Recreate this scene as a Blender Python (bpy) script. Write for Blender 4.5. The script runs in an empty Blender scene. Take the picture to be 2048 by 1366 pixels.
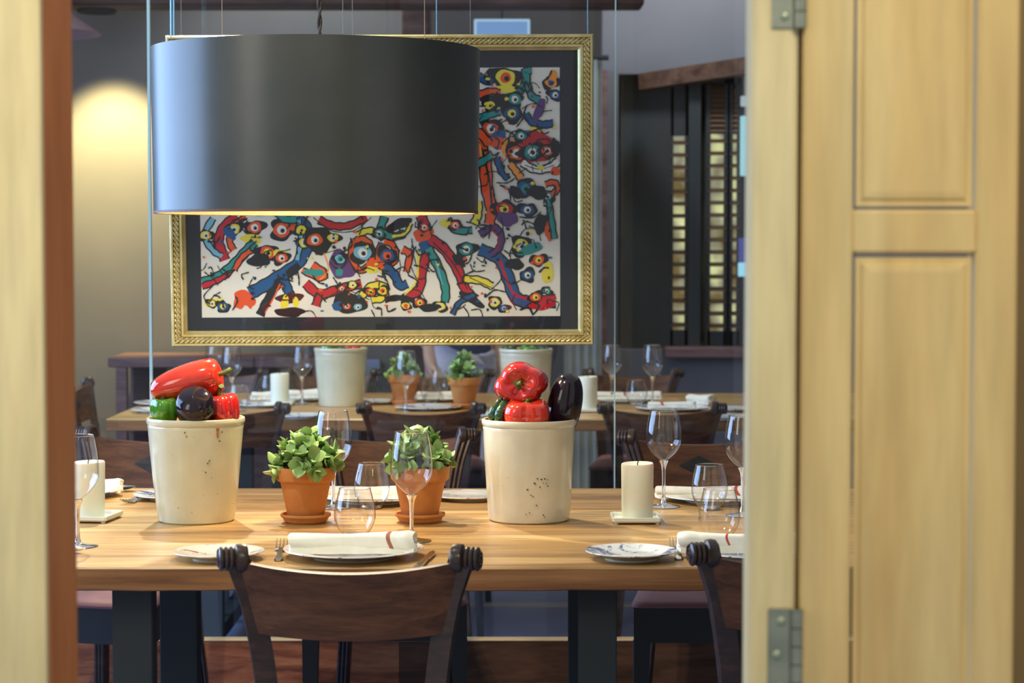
import bpy, math, random
from mathutils import Vector, Matrix, Euler
C = bpy.context.scene.collection
SC = bpy.context.scene
PI = math.pi

# ------------------------------------------------------------------ camera, world, lights, exposure
F = 4200.0; EYE = 1.30; PITCH = math.atan(193.0 / F)
TOP = 0.76                                   # height of both table tops
cam_d = bpy.data.cameras.new('camera'); cam = bpy.data.objects.new('camera', cam_d); C.objects.link(cam)
cam.location = (0, 0, EYE); cam.rotation_euler = (PI/2 - PITCH, 0, 0)
cam_d.sensor_width = 36.0; cam_d.lens = F / 2048 * 36.0; cam_d.clip_start = 0.05
cam_d.dof.use_dof = True; cam_d.dof.focus_distance = 3.98; cam_d.dof.aperture_fstop = 7.2
SC.camera = cam
SC.view_settings.view_transform = 'Standard'; SC.view_settings.look = 'None'
SC.view_settings.gamma = 1.0; SC.view_settings.exposure = 0.0
SC.view_settings.use_curve_mapping = False
SC.cycles.use_denoising = True
SC.cycles.max_bounces = 10; SC.cycles.transparent_max_bounces = 32
SC.cycles.caustics_reflective = False; SC.cycles.caustics_refractive = False

w = bpy.data.worlds.new('world'); SC.world = w; w.use_nodes = True
w.node_tree.nodes['Background'].inputs[0].default_value = (0.92, 0.94, 0.96, 1)
w.node_tree.nodes['Background'].inputs[1].default_value = 0.48

def aim(o, target):
    o.rotation_euler = (Vector(target) - o.location).to_track_quat('-Z', 'Y').to_euler()
def area(name, loc, target, sx, sy, power, col):
    d = bpy.data.lights.new(name, 'AREA'); d.shape = 'RECTANGLE'; d.size = sx; d.size_y = sy
    d.energy = power; d.color = col
    o = bpy.data.objects.new(name, d); C.objects.link(o); o.location = loc; aim(o, target); return o
def spot(name, loc, target, power, col, deg, blend=0.5, r=0.03):
    d = bpy.data.lights.new(name, 'SPOT'); d.energy = power; d.color = col
    d.spot_size = math.radians(deg); d.spot_blend = blend; d.shadow_soft_size = r
    o = bpy.data.objects.new(name, d); C.objects.link(o); o.location = loc; aim(o, target); return o
WARM = (1.0, 0.83, 0.56); NEUT = (1.0, 0.95, 0.77); COOL = (0.38, 0.60, 1.0)
area('daylight_window', (-3.1, 5.0, 1.75), (0, 4.9, 1.2), 3.4, 1.7, 160, COOL)
area('warm_fill_front', (-2.6, 1.2, 2.1), (0, 3.9, 0.95), 0.9, 1.2, 13, (1.0, 0.93, 0.80))  # added warm fill towards the table, not daylight
spot('ceiling_spot_rear', (-0.85, 5.6, 2.75), (-0.45, 3.9, TOP), 330, NEUT, 56, 0.6)
spot('ceiling_spot_front', (-0.9, 2.9, 2.75), (-0.5, 4.05, TOP), 88, NEUT, 58, 0.6)
spot('ceiling_spot_table_two', (-0.6, 6.3, 2.8), (-0.4, 7.1, TOP), 105, NEUT, 70, 0.7)
spot('wall_washer', (-1.74, 8.85, 2.262), (-1.76, 9.3, 1.48), 200, (1.0, 0.85, 0.40), 66, 0.75, 0.03)
spot('wall_fill_middle', (-0.9, 8.75, 2.95), (-0.9, 9.3, 2.2), 42, (0.80, 0.90, 1.0), 95, 0.8, 0.1)  # added cool fill to lighten the upper middle wall
spot('wall_fill_right', (0.75, 8.9, 2.95), (0.85, 9.6, 2.3), 46, (0.88, 0.94, 1.0), 95, 0.8, 0.1)  # added cool fill for the upper right wall
spot('door_fill', (0.60, 0.75, 2.3), (0.60, 2.0, 1.3), 54, (1.0, 0.92, 0.70), 56, 0.8, 0.15)  # unseen fill spot added to light the door
spot('jamb_fill', (-0.75, 0.75, 2.3), (-0.72, 2.0, 1.3), 52, (0.98, 1.0, 0.88), 40, 0.8, 0.15)  # unseen fill added for the left jamb's pale face
spot('reveal_fill', (0.1, 1.3, 2.4), (-0.45, 2.08, 1.3), 30, (1.0, 0.80, 0.55), 40, 0.8, 0.2)  # unseen fill added to brighten the jamb's side

# ------------------------------------------------------------------ pixel -> point
FW = Vector((0, math.cos(PITCH), -math.sin(PITCH))); UP = Vector((0, math.sin(PITCH), math.cos(PITCH))); RT = Vector((1, 0, 0))
def ray(px, py): return FW + RT * ((px - 1024) / F) + UP * ((683 - py) / F)
def at_z(px, py, z=TOP):
    r = ray(px, py); t = (z - EYE) / r.z; return Vector((0, 0, EYE)) + r * t
def at_y(px, py, Y):
    r = ray(px, py); t = Y / r.y; return Vector((0, 0, EYE)) + r * t
def X(px, Y): return at_y(px, 490, Y).x
def Z(py, Y): return at_y(1024, py, Y).z

# ------------------------------------------------------------------ materials
def lin(c):
    return tuple(((v/255) / 12.92 if v/255 <= 0.04045 else ((v/255 + 0.055) / 1.055) ** 2.4) for v in c) + (1.0,)
MATS = {}
def mat(name, col, rough=0.5, metal=0.0, spec=0.5, coat=0.0, sheen=0.0, emit=None, es=0.0, sub=0.0):
    if name in MATS: return MATS[name]
    m = bpy.data.materials.new(name); m.use_nodes = True; b = m.node_tree.nodes['Principled BSDF']
    b.inputs['Base Color'].default_value = lin(col); b.inputs['Roughness'].default_value = rough
    b.inputs['Metallic'].default_value = metal; b.inputs['Specular IOR Level'].default_value = spec
    b.inputs['Coat Weight'].default_value = coat; b.inputs['Sheen Weight'].default_value = sheen
    b.inputs['Coat Roughness'].default_value = 0.06
    if sub: b.inputs['Subsurface Weight'].default_value = sub; b.inputs['Subsurface Scale'].default_value = 0.02
    if emit: b.inputs['Emission Color'].default_value = lin(emit); b.inputs['Emission Strength'].default_value = es
    MATS[name] = m; return m
def nodes(m): return m.node_tree.nodes, m.node_tree.links, m.node_tree.nodes['Principled BSDF']
def ramp(N, stops, interp='LINEAR'):
    r = N.new('ShaderNodeValToRGB'); r.color_ramp.interpolation = interp; e = r.color_ramp.elements
    while len(e) < len(stops): e.new(0.5)
    for k, (p, c) in enumerate(stops): e[k].position = p; e[k].color = lin(c) if max(c) > 1 else tuple(c) + (1,)
    return r
def mapping(N, L, scale, coord='Object', rot=(0, 0, 0)):
    t = N.new('ShaderNodeTexCoord'); mp = N.new('ShaderNodeMapping'); mp.inputs['Scale'].default_value = scale
    mp.inputs['Rotation'].default_value = rot
    L.new(t.outputs[coord], mp.inputs['Vector']); return mp.outputs['Vector']
def add_bump(m, vec, scale, strength, dist=0.002, detail=4):
    N, L, b = nodes(m); n = N.new('ShaderNodeTexNoise'); n.inputs['Scale'].default_value = scale; n.inputs['Detail'].default_value = detail
    L.new(vec, n.inputs['Vector']); u = N.new('ShaderNodeBump'); u.inputs['Strength'].default_value = strength; u.inputs['Distance'].default_value = dist
    L.new(n.outputs['Fac'], u.inputs['Height']); L.new(u.outputs['Normal'], b.inputs['Normal'])
def wood(name, dark, mid, light, scale=(1.2, 14, 14), rough=0.5, spec=0.4, coat=0.0, bump=0.15, contrast=0.0, planks=0.0):
    m = mat(name, mid, rough, spec=spec, coat=coat); N, L, b = nodes(m); v = mapping(N, L, scale)
    n = N.new('ShaderNodeTexNoise'); n.inputs['Scale'].default_value = 1.6; n.inputs['Detail'].default_value = 8; n.inputs['Roughness'].default_value = 0.62
    n.inputs['Distortion'].default_value = 0.7
    L.new(v, n.inputs['Vector'])
    r = ramp(N, [(0.30 + contrast, dark), (0.50, mid), (0.70 - contrast, light)]); L.new(n.outputs['Fac'], r.inputs['Fac'])
    v2 = mapping(N, L, tuple(s * 4 for s in scale)); n2 = N.new('ShaderNodeTexNoise'); n2.inputs['Scale'].default_value = 2.5; n2.inputs['Detail'].default_value = 6
    L.new(v2, n2.inputs['Vector'])
    r2 = ramp(N, [(0.35, (0.80, 0.80, 0.80)), (0.6, (1.0, 1.0, 1.0))]); L.new(n2.outputs['Fac'], r2.inputs['Fac'])
    mx = N.new('ShaderNodeMix'); mx.data_type = 'RGBA'; mx.blend_type = 'MULTIPLY'; mx.inputs[0].default_value = 0.8
    L.new(r.outputs[0], mx.inputs[6]); L.new(r2.outputs[0], mx.inputs[7]); L.new(mx.outputs[2], b.inputs['Base Color'])
    u = N.new('ShaderNodeBump'); u.inputs['Strength'].default_value = bump; u.inputs['Distance'].default_value = 0.001
    L.new(n2.outputs['Fac'], u.inputs['Height']); L.new(u.outputs['Normal'], b.inputs['Normal'])
    return m
def noisy(name, c1, c2, scale=6, rough=0.8, spec=0.3, lo=0.35, hi=0.65, bump=0.0, vscale=(1, 1, 1), **k):
    m = mat(name, c1, rough, spec=spec, **k); N, L, b = nodes(m); v = mapping(N, L, vscale)
    n = N.new('ShaderNodeTexNoise'); n.inputs['Scale'].default_value = scale; n.inputs['Detail'].default_value = 6
    L.new(v, n.inputs['Vector']); r = ramp(N, [(lo, c1), (hi, c2)]); L.new(n.outputs['Fac'], r.inputs['Fac'])
    L.new(r.outputs[0], b.inputs['Base Color'])
    if bump: add_bump(m, v, scale * 6, bump)
    return m

M_TABLE = wood('oiled_oak', (132, 98, 56), (184, 143, 86), (214, 180, 118), scale=(1.0, 11, 11), rough=0.36, spec=0.5)
M_TABLE_E = wood('oak_table_edge', (112, 72, 42), (150, 102, 60), (172, 124, 78), scale=(1.0, 8, 26), rough=0.45, spec=0.4)
M_CHAIR = wood('dark_walnut', (44, 36, 32), (62, 47, 40), (84, 60, 48), scale=(3, 26, 26), rough=0.32, spec=0.5, coat=0.15)
M_CHAIR_F = wood('chair_backrest_veneer', (66, 44, 34), (94, 62, 44), (118, 80, 56), scale=(3, 30, 30), rough=0.42, spec=0.3, coat=0.0)
M_INLAY = mat('ebony_inlay', (30, 32, 34), 0.35)
M_PINE = wood('pale_pine_door', (210, 174, 110), (224, 194, 130), (234, 210, 150), scale=(4, 4, 0.4), rough=0.45, spec=0.35, contrast=0.02, bump=0.05)
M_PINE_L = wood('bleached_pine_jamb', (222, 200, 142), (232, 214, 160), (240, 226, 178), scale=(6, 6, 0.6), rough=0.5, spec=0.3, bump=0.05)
M_PINE_O = wood('shaded_pine_reveal', (184, 108, 56), (204, 126, 70), (216, 142, 84), scale=(6, 6, 0.6), rough=0.5, spec=0.3, bump=0.05)  # jamb's side face: its orange shade is put into the colour
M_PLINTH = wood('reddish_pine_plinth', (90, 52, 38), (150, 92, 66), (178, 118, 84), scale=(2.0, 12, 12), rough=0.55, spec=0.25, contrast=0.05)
M_BEAM = wood('dark_beam', (52, 36, 32), (84, 60, 54), (104, 78, 70), scale=(1.5, 12, 12), rough=0.6, spec=0.2)
M_CONSOLE = wood('mauve_brown_wood', (96, 72, 70), (134, 102, 98), (156, 120, 112), scale=(2, 14, 14), rough=0.5, spec=0.3)
M_CONSOLE_D = wood('console_dark_wood', (60, 44, 46), (84, 60, 60), (98, 72, 70), scale=(2, 14, 14), rough=0.6, spec=0.2)  # darker wood of the console's inner panel and joint
M_DARK = mat('charcoal_metal', (62, 69, 71), 0.75, spec=0.25)
M_DARKW = noisy('blackened_wood', (64, 70, 72), (72, 72, 70), scale=5, rough=0.55)
M_SHADE = noisy('slate_lamp_shade', (54, 60, 60), (74, 74, 70), scale=5, rough=0.30, spec=0.55, lo=0.3, hi=0.75, bump=0.02)
M_SHADE_IN = mat('shade_lining', (150, 112, 70), 0.6)
M_CREAM = noisy('cream_glazed_stoneware', (198, 196, 166), (216, 214, 186), scale=9, rough=0.25, spec=0.5, coat=0.35)
M_CREAM2 = noisy('grey_white_stoneware', (204, 200, 176), (222, 218, 196), scale=9, rough=0.22, spec=0.5, coat=0.4)
def specks(m, col, lo, scale):
    N, L, b = nodes(m); v = mapping(N, L, (1, 1, 1)); n = N.new('ShaderNodeTexNoise'); n.inputs['Scale'].default_value = scale; n.inputs['Detail'].default_value = 2
    L.new(v, n.inputs['Vector']); r = ramp(N, [(lo, (0, 0, 0)), (lo + 0.03, (1, 1, 1))]); L.new(n.outputs['Fac'], r.inputs['Fac'])
    mx = N.new('ShaderNodeMix'); mx.data_type = 'RGBA'; src = b.inputs['Base Color'].links[0].from_socket
    L.new(r.outputs[0], mx.inputs[0]); L.new(src, mx.inputs[6]); mx.inputs[7].default_value = lin(col); L.new(mx.outputs[2], b.inputs['Base Color'])
specks(M_CREAM, (170, 146, 104), 0.72, 130); specks(M_CREAM2, (150, 140, 118), 0.74, 160)
M_RIM = noisy('tan_unglazed_rim', (196, 168, 106), (214, 190, 132), scale=20, rough=0.4)
M_CHIP = mat('dark_glaze_chip', (70, 62, 50), 0.6)
M_DRIP = mat('rust_glaze_drip', (172, 100, 44), 0.35)
M_TERRA = noisy('terracotta', (188, 122, 66), (204, 140, 82), scale=14, rough=0.75, spec=0.2, bump=0.05)
M_SOIL = noisy('potting_soil', (38, 30, 24), (62, 50, 38), scale=60, rough=0.95)
M_LEAF = noisy('succulent_leaf', (110, 150, 80), (156, 188, 120), scale=26, rough=0.38, spec=0.45, sub=0.0)
M_STEM = mat('green_stem', (70, 88, 50), 0.6)
M_RED = noisy('red_pepper_skin', (200, 40, 22), (216, 62, 34), scale=10, rough=0.12, spec=0.6, coat=0.8)
M_RED2 = noisy('crimson_pepper_skin', (160, 16, 20), (204, 34, 18), scale=12, rough=0.12, spec=0.6, coat=0.8)
M_GREEN = noisy('green_pepper_skin', (44, 116, 22), (92, 156, 40), scale=12, rough=0.12, spec=0.6, coat=0.8)
M_DGREEN = noisy('dark_green_pepper_skin', (24, 60, 28), (40, 84, 36), scale=12, rough=0.12, spec=0.6, coat=0.8)
M_EGG = noisy('aubergine_skin', (22, 16, 26), (32, 22, 36), scale=8, rough=0.12, spec=0.35, coat=0.4)
M_PSTEM = noisy('pepper_stalk', (52, 72, 26), (100, 116, 48), scale=30, rough=0.6)
M_WAX = mat('ivory_candle_wax', (228, 230, 210), 0.5, spec=0.3, sub=0.35)
M_WICK = mat('burnt_wick', (30, 28, 26), 0.9)
M_CERAM = mat('white_ceramic', (232, 232, 218), 0.25, coat=0.3)
def plate_mat(name, base, ink, scale, lo):
    m = mat(name, base, 0.16, spec=0.5, coat=0.4); N, L, b = nodes(m); v = mapping(N, L, (1, 1, 1))
    n = N.new('ShaderNodeTexNoise'); n.inputs['Scale'].default_value = scale; n.inputs['Detail'].default_value = 5; n.inputs['Roughness'].default_value = 0.7
    n.inputs['Distortion'].default_value = 0.8; L.new(v, n.inputs['Vector']); r = ramp(N, [(lo, base), (lo + 0.07, ink)]); L.new(n.outputs['Fac'], r.inputs['Fac'])
    L.new(r.outputs[0], b.inputs['Base Color']); return m
M_PL_BLUE = plate_mat('blue_flowered_china', (226, 230, 226), (74, 88, 142), 26, 0.53)
M_PL_ROSE = plate_mat('brown_flowered_china', (230, 228, 214), (160, 100, 84), 34, 0.57)
M_LINEN = noisy('white_linen', (232, 230, 214), (242, 240, 228), scale=30, rough=0.9, spec=0.1, sheen=0.2)
add_bump(M_LINEN, mapping(M_LINEN.node_tree.nodes, M_LINEN.node_tree.links, (1, 1, 1)), 400, 0.12, 0.001)
M_STRIPE = mat('red_woven_stripe', (188, 84, 76), 0.9, spec=0.1)
M_STRIPE2 = mat('brown_woven_stripe', (170, 112, 92), 0.9, spec=0.1)
M_STEEL = mat('polished_steel', (196, 196, 196), 0.18, metal=1.0)
M_HINGE = noisy('brushed_hinge_steel', (132, 140, 128), (166, 170, 152), scale=20, rough=0.35, metal=0.7)
M_GOLD = noisy('antique_gold_leaf', (200, 186, 122), (224, 212, 156), scale=30, rough=0.36, metal=0.55, spec=0.5)
M_MAT = mat('dark_passepartout', (38, 46, 58), 0.7, spec=0.2)
M_CUSH = noisy('mauve_leather', (150, 104, 104), (164, 116, 116), scale=12, rough=0.42, spec=0.4)
M_WALL = noisy('taupe_plaster', (114, 110, 104), (128, 122, 114), scale=1.2, rough=0.9, spec=0.1, bump=0.05)
M_WALL2 = noisy('grey_plaster', (118, 118, 122), (130, 128, 130), scale=1.2, rough=0.9, spec=0.1)
M_FLOOR = noisy('blue_grey_floor', (140, 150, 186), (152, 160, 190), scale=1.6, rough=0.45, spec=0.4)
M_CURT = noisy('white_curtain_cloth', (196, 202, 196), (214, 218, 210), scale=8, rough=0.9, spec=0.1)
M_BLUEWHITE = mat('white_plastic', (210, 218, 224), 0.4)

def thin_glass(name, tint, edge, k=1.0):
    m = bpy.data.materials.new(name); m.use_nodes = True; N = m.node_tree.nodes; L = m.node_tree.links; N.clear()
    o = N.new('ShaderNodeOutputMaterial'); t = N.new('ShaderNodeBsdfTransparent'); g = N.new('ShaderNodeBsdfGlossy'); g.inputs['Roughness'].default_value = 0.0
    lw = N.new('ShaderNodeLayerWeight'); lw.inputs['Blend'].default_value = 0.5
    r = ramp(N, [(0.55, tint), (0.97, edge)]); L.new(lw.outputs['Facing'], r.inputs['Fac']); L.new(r.outputs[0], t.inputs['Color'])
    f = N.new('ShaderNodeFresnel'); ge = N.new('ShaderNodeNewGeometry'); mr = N.new('ShaderNodeMapRange'); mr.inputs['To Min'].default_value = 1.5; mr.inputs['To Max'].default_value = 1/1.5
    L.new(ge.outputs['Backfacing'], mr.inputs['Value']); L.new(mr.outputs['Result'], f.inputs['IOR'])
    mu = N.new('ShaderNodeMath'); mu.operation = 'MULTIPLY'; mu.inputs[1].default_value = k; mu.use_clamp = True
    L.new(f.outputs[0], mu.inputs[0]); mx = N.new('ShaderNodeMixShader'); L.new(mu.outputs[0], mx.inputs[0])
    L.new(t.outputs[0], mx.inputs[1]); L.new(g.outputs[0], mx.inputs[2]); L.new(mx.outputs[0], o.inputs['Surface']); MATS[name] = m; return m
M_GLASS = thin_glass('thin_drinking_glass', (0.985, 0.985, 0.985), (0.40, 0.43, 0.46), 2.2)
M_PANE = thin_glass('clear_pane', (0.985, 0.99, 0.99), (0.8, 0.9, 0.9), 1.0)
M_PICGLASS = thin_glass('picture_glass', (0.985, 0.99, 0.99), (0.8, 0.9, 0.9), 1.2)
M_SOLID = mat('solid_glass', (250, 252, 252), 0.0); MATS['solid_glass'].node_tree.nodes['Principled BSDF'].inputs['Transmission Weight'].default_value = 1.0
M_EDGE = mat('polished_glass_edge', (200, 238, 240), 0.15, spec=0.8)

# ------------------------------------------------------------------ mesh helpers
def rnd(a, b): return a + (b - a) * random.random()
class MB:
    def __init__(s): s.v = []; s.f = []; s.m = []
    def add(s, vs, fs, mi=0, M=None):
        k = len(s.v); s.v += [tuple(M @ Vector(p)) if M else tuple(p) for p in vs]
        s.f += [tuple(i + k for i in f) for f in fs]; s.m += [mi] * len(fs); return s
    def box(s, c, d, mi=0, M=None, bev=0.0):
        x, y, z = (q / 2 for q in d); cx, cy, cz = c
        if bev <= 0:
            vs = [(cx + a*x, cy + b*y, cz + e*z) for a in (-1, 1) for b in (-1, 1) for e in (-1, 1)]
            return s.add(vs, [(0,1,3,2), (4,6,7,5), (0,4,5,1), (2,3,7,6), (0,2,6,4), (1,5,7,3)], mi, M)
        b = min(bev, x*.9, y*.9, z*.9); vs = []; ring = []
        # chamfered box: three stacked rings each side
        def rect(hx, hy, zz): return [(cx - hx, cy - hy + b, zz), (cx - hx + b, cy - hy, zz), (cx + hx - b, cy - hy, zz), (cx + hx, cy - hy + b, zz),
                                      (cx + hx, cy + hy - b, zz), (cx + hx - b, cy + hy, zz), (cx - hx + b, cy + hy, zz), (cx - hx, cy + hy - b, zz)]
        rows = [rect(x - b, y - b, cz - z), rect(x, y, cz - z + b), rect(x, y, cz + z - b), rect(x - b, y - b, cz + z)]
        vs = [p for r in rows for p in r]; fs = []
        for i in range(3):
            for j in range(8): fs.append((i*8 + j, i*8 + (j+1) % 8, (i+1)*8 + (j+1) % 8, (i+1)*8 + j))
        fs.append(tuple(range(7, -1, -1))); fs.append(tuple(range(24, 32)))
        return s.add(vs, fs, mi, M)
    def lathe(s, prof, n=48, mi=0, M=None, mod=None, close=False):
        vs = []; fs = []
        for (r, z) in prof:
            for j in range(n):
                a = 2*PI*j/n; p = (r*math.cos(a), r*math.sin(a), z)
                vs.append(mod(p, a) if mod else p)
        for i in range(len(prof) - 1):
            for j in range(n): fs.append((i*n + j, i*n + (j+1) % n, (i+1)*n + (j+1) % n, (i+1)*n + j))
        if close: fs.append(tuple(range(n-1, -1, -1))); fs.append(tuple((len(prof)-1)*n + j for j in range(n)))
        return s.add(vs, fs, mi, M)
    def sweep(s, path, sec, mi=0, M=None, up=(0, 0, 1), cap=True, scales=None, frames=None):
        path = [Vector(p) for p in path]; n = len(sec); vs = []
        for i, p in enumerate(path):
            t = (path[min(i+1, len(path)-1)] - path[max(i-1, 0)]).normalized()
            if frames: a = frames[i].normalized()
            else:
                a = Vector(up); a = a - t * a.dot(t)
                if a.length < 1e-5: a = Vector((1, 0, 0)) - t * t.x
                a.normalize()
            b = t.cross(a); sc = scales[i] if scales else 1.0
            for (u, v) in sec: vs.append(p + a * (v * sc) + b * (u * sc))
        fs = []
        for i in range(len(path) - 1):
            for j in range(n): fs.append((i*n + j, i*n + (j+1) % n, (i+1)*n + (j+1) % n, (i+1)*n + j))
        if cap: fs.append(tuple(range(n-1, -1, -1))); fs.append(tuple((len(path)-1)*n + j for j in range(n)))
        return s.add(vs, fs, mi, M)
    def tube(s, path, r, n=10, mi=0, M=None, cap=True, radii=None):
        sec = [(math.cos(2*PI*j/n)*r, math.sin(2*PI*j/n)*r) for j in range(n)]
        return s.sweep(path, sec, mi, M, up=(0.13, 0.31, 0.94), cap=cap, scales=[q / r for q in radii] if radii else None)
    def sphere(s, c, r, n=12, k=8, mi=0, M=None, sc=(1, 1, 1)):
        vs = []; fs = []
        for i in range(k + 1):
            ph = PI * i / k; rr = max(math.sin(ph), 1e-3)
            for j in range(n):
                a = 2*PI*j/n; vs.append((c[0] + r*sc[0]*rr*math.cos(a), c[1] + r*sc[1]*rr*math.sin(a), c[2] - r*sc[2]*math.cos(ph)))
        for i in range(k):
            for j in range(n): fs.append((i*n + j, i*n + (j+1) % n, (i+1)*n + (j+1) % n, (i+1)*n + j))
        return s.add(vs, fs, mi, M)
    def obj(s, name, mats, parent=None, smooth=True, loc=None, label=None):
        me = bpy.data.meshes.new(name); me.from_pydata(s.v, [], s.f)
        for m in (mats if isinstance(mats, (list, tuple)) else [mats]): me.materials.append(m)
        for p, mi in zip(me.polygons, s.m): p.material_index = mi
        me.update()
        if smooth:
            for p in me.polygons: p.use_smooth = True
            try: me.set_sharp_from_angle(angle=math.radians(38))
            except Exception: pass
        o = bpy.data.objects.new(name, me); C.objects.link(o)
        if parent: o.parent = parent
        if loc: o.location = loc
        if label: o['label'] = label
        return o
def spline(pts, k=6):
    pts = [Vector(p) for p in pts]; out = []
    for i in range(len(pts) - 1):
        p0 = pts[max(i-1, 0)]; p1 = pts[i]; p2 = pts[i+1]; p3 = pts[min(i+2, len(pts)-1)]
        for j in range(k):
            t = j / k; out.append(0.5 * ((2*p1) + (-p0+p2)*t + (2*p0-5*p1+4*p2-p3)*t*t + (-p0+3*p1-3*p2+p3)*t*t*t))
    out.append(pts[-1]); return out

# ------------------------------------------------------------------ things
def tag(o, label, cat, group=None):
    o['label'] = label; o['category'] = cat
    if group: o['group'] = group
    return o
def thing(name, label, cat, loc=(0, 0, 0), rz=0.0, group=None):
    o = bpy.data.objects.new(name, None); o.empty_display_size = 0.05; C.objects.link(o)
    o.location = loc; o.rotation_euler = (0, 0, rz); return tag(o, label, cat, group)
def struct(o): o['kind'] = 'structure'; return o
def dup(root, label, loc, rz=0.0, group=None, scale=None):
    r = root.copy(); C.objects.link(r); r.location = loc; r.rotation_euler = (0, 0, rz); r['label'] = label
    if group: r['group'] = group
    if scale: r.scale = scale
    for ch in list(root.children):
        c = ch.copy(); C.objects.link(c); c.parent = r
        for g in list(ch.children):
            d = g.copy(); C.objects.link(d); d.parent = c
    return r

# ================================================================== THE SETTING
def sbox(name, lo, hi, m, bev=0.0):
    mb = MB(); mb.box([(a+b)/2 for a, b in zip(lo, hi)], [abs(b-a) for a, b in zip(lo, hi)], bev=bev)
    return struct(mb.obj(name, m, smooth=False))
YB = 9.3                                       # left half of the rear wall
sbox('floor', (-4.5, -0.6, -0.1), (4.5, 14.2, 0.0), M_FLOOR)
sbox('wall_left', (-3.6, 2.3, 0), (-3.5, 9.3, 3.0), M_WALL)
sbox('trim_13', (-3.0, 7.50, 0), (2.5, 7.56, .006), mat('pale_floor_joint', (196, 190, 176), .5))
sbox('wall_right', (2.6, 2.4, 0), (2.7, 14, 3.0), M_WALL)
xo0, xo1 = X(862, YB), X(1204, 9.6)
sbox('wall_rear_left', (-4.5, YB, 0), (xo0, YB + 0.15, 3.0), M_WALL)
sbox('wall_far', (-1.4, 13.2, 0), (3.0, 13.35, 3.0), M_WALL2)
# rear wall on the right with the shuttered opening
YR = 9.6
wx0, wx1 = X(1236, YR), X(1530, YR); wz0, wz1 = Z(700, YR), Z(148, YR)
mbw = MB(); D = 0.2
def wb(x0, x1, z0, z1): mbw.box(((x0+x1)/2, YR + D/2, (z0+z1)/2), (x1-x0, D, z1-z0))
wb(xo1, wx0, 0, 3.0); wb(wx1, 4.4, 0, 3.0); wb(wx0, wx1, 0, wz0); wb(wx0, wx1, wz1, 3.0)
struct(mbw.obj('wall_rear_right', M_WALL2, smooth=False))
# wooden post that ends the left wall, and the beam over the room
sbox('trim_1', (X(806, 9.15), 9.08, 0), (X(861, 9.15), 9.28, 3.0), M_BEAM, bev=0.01)
sbox('trim_2', (X(60, 8.8), 8.7, Z(11, 8.7)), (X(1284, 8.8), 8.9, Z(11, 8.7) + 0.2), M_BEAM, bev=0.01)
# head board and sill of the shuttered opening
mb = MB(); a0 = at_y(1288, 156, 9.5); a1 = at_y(1530, 118, 9.05); h = 0.055
mb.sweep([a0, a1], [(-0.04, -h), (0.04, -h), (0.04, h*0.3), (-0.04, h*0.3)], up=(0, 0, 1))
struct(mb.obj('trim_3', wood('brown_head_board', (78, 54, 42), (110, 80, 62), (130, 98, 76), scale=(2, 12, 12), rough=.6, spec=.2), smooth=False))
sbox('trim_4', (X(1330, 9.5), 9.48, Z(716, 9.5)), (X(1540, 9.5), 9.62, Z(694, 9.5)), M_CONSOLE, bev=0.008)
sbox('trim_5', (X(1204, 9.5), 9.5, 0), (X(1214, 9.5), 9.62, Z(140, 9.5)), M_CONSOLE)

# shuttered window: dark lining, lit daylight pane, louvred shutter leaves
win = struct(bpy.data.objects.new('window_1', None)); C.objects.link(win)
mb = MB(); yL = YR + D + 0.32
mb.box(((wx0+wx1)/2, yL, (wz0+wz1)/2), (wx1-wx0+.1, .03, wz1-wz0+.1))
mb.box((wx0, (YR+D+yL)/2, (wz0+wz1)/2), (.03, yL-YR-D, wz1-wz0)); mb.box((wx1, (YR+D+yL)/2, (wz0+wz1)/2), (.03, yL-YR-D, wz1-wz0))
mb.box(((wx0+wx1)/2, (YR+D+yL)/2, wz1), (wx1-wx0, yL-YR-D, .03)); mb.box(((wx0+wx1)/2, (YR+D+yL)/2, wz0), (wx1-wx0, yL-YR-D, .03))
mb.obj('lining', M_DARKW, win, smooth=False)
M_DAY = mat('daylight_through_foliage', (150, 150, 110), 0.8)
N, L, b = nodes(M_DAY); v = mapping(N, L, (1, 1, 1)); n = N.new('ShaderNodeTexNoise'); n.inputs['Scale'].default_value = 7; n.inputs['Detail'].default_value = 2
L.new(v, n.inputs['Vector']); r_ = ramp(N, [(0.38, (116, 100, 62)), (0.5, (156, 156, 132)), (0.6, (206, 208, 150)), (0.72, (232, 236, 176))]); L.new(n.outputs['Fac'], r_.inputs['Fac'])
L.new(r_.outputs[0], b.inputs['Emission Color']); b.inputs['Emission Strength'].default_value = 0.95; b.inputs['Base Color'].default_value = (0, 0, 0, 1)
yG = yL - 0.03; yS = YR + 0.16
def pane(px0, px1, py0, py1, y, m, nm='pane'):
    q = MB(); p0 = at_y(px0, py1, y); p1 = at_y(px1, py0, y)
    q.box(((p0.x+p1.x)/2, y, (p0.z+p1.z)/2), (p1.x-p0.x, .006, p1.z-p0.z)); return q.obj(nm, m, win, smooth=False)
pane(1338, 1378, 270, 666, yG, M_DAY); pane(1412, 1480, 268, 668, yG, M_DAY)
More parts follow.
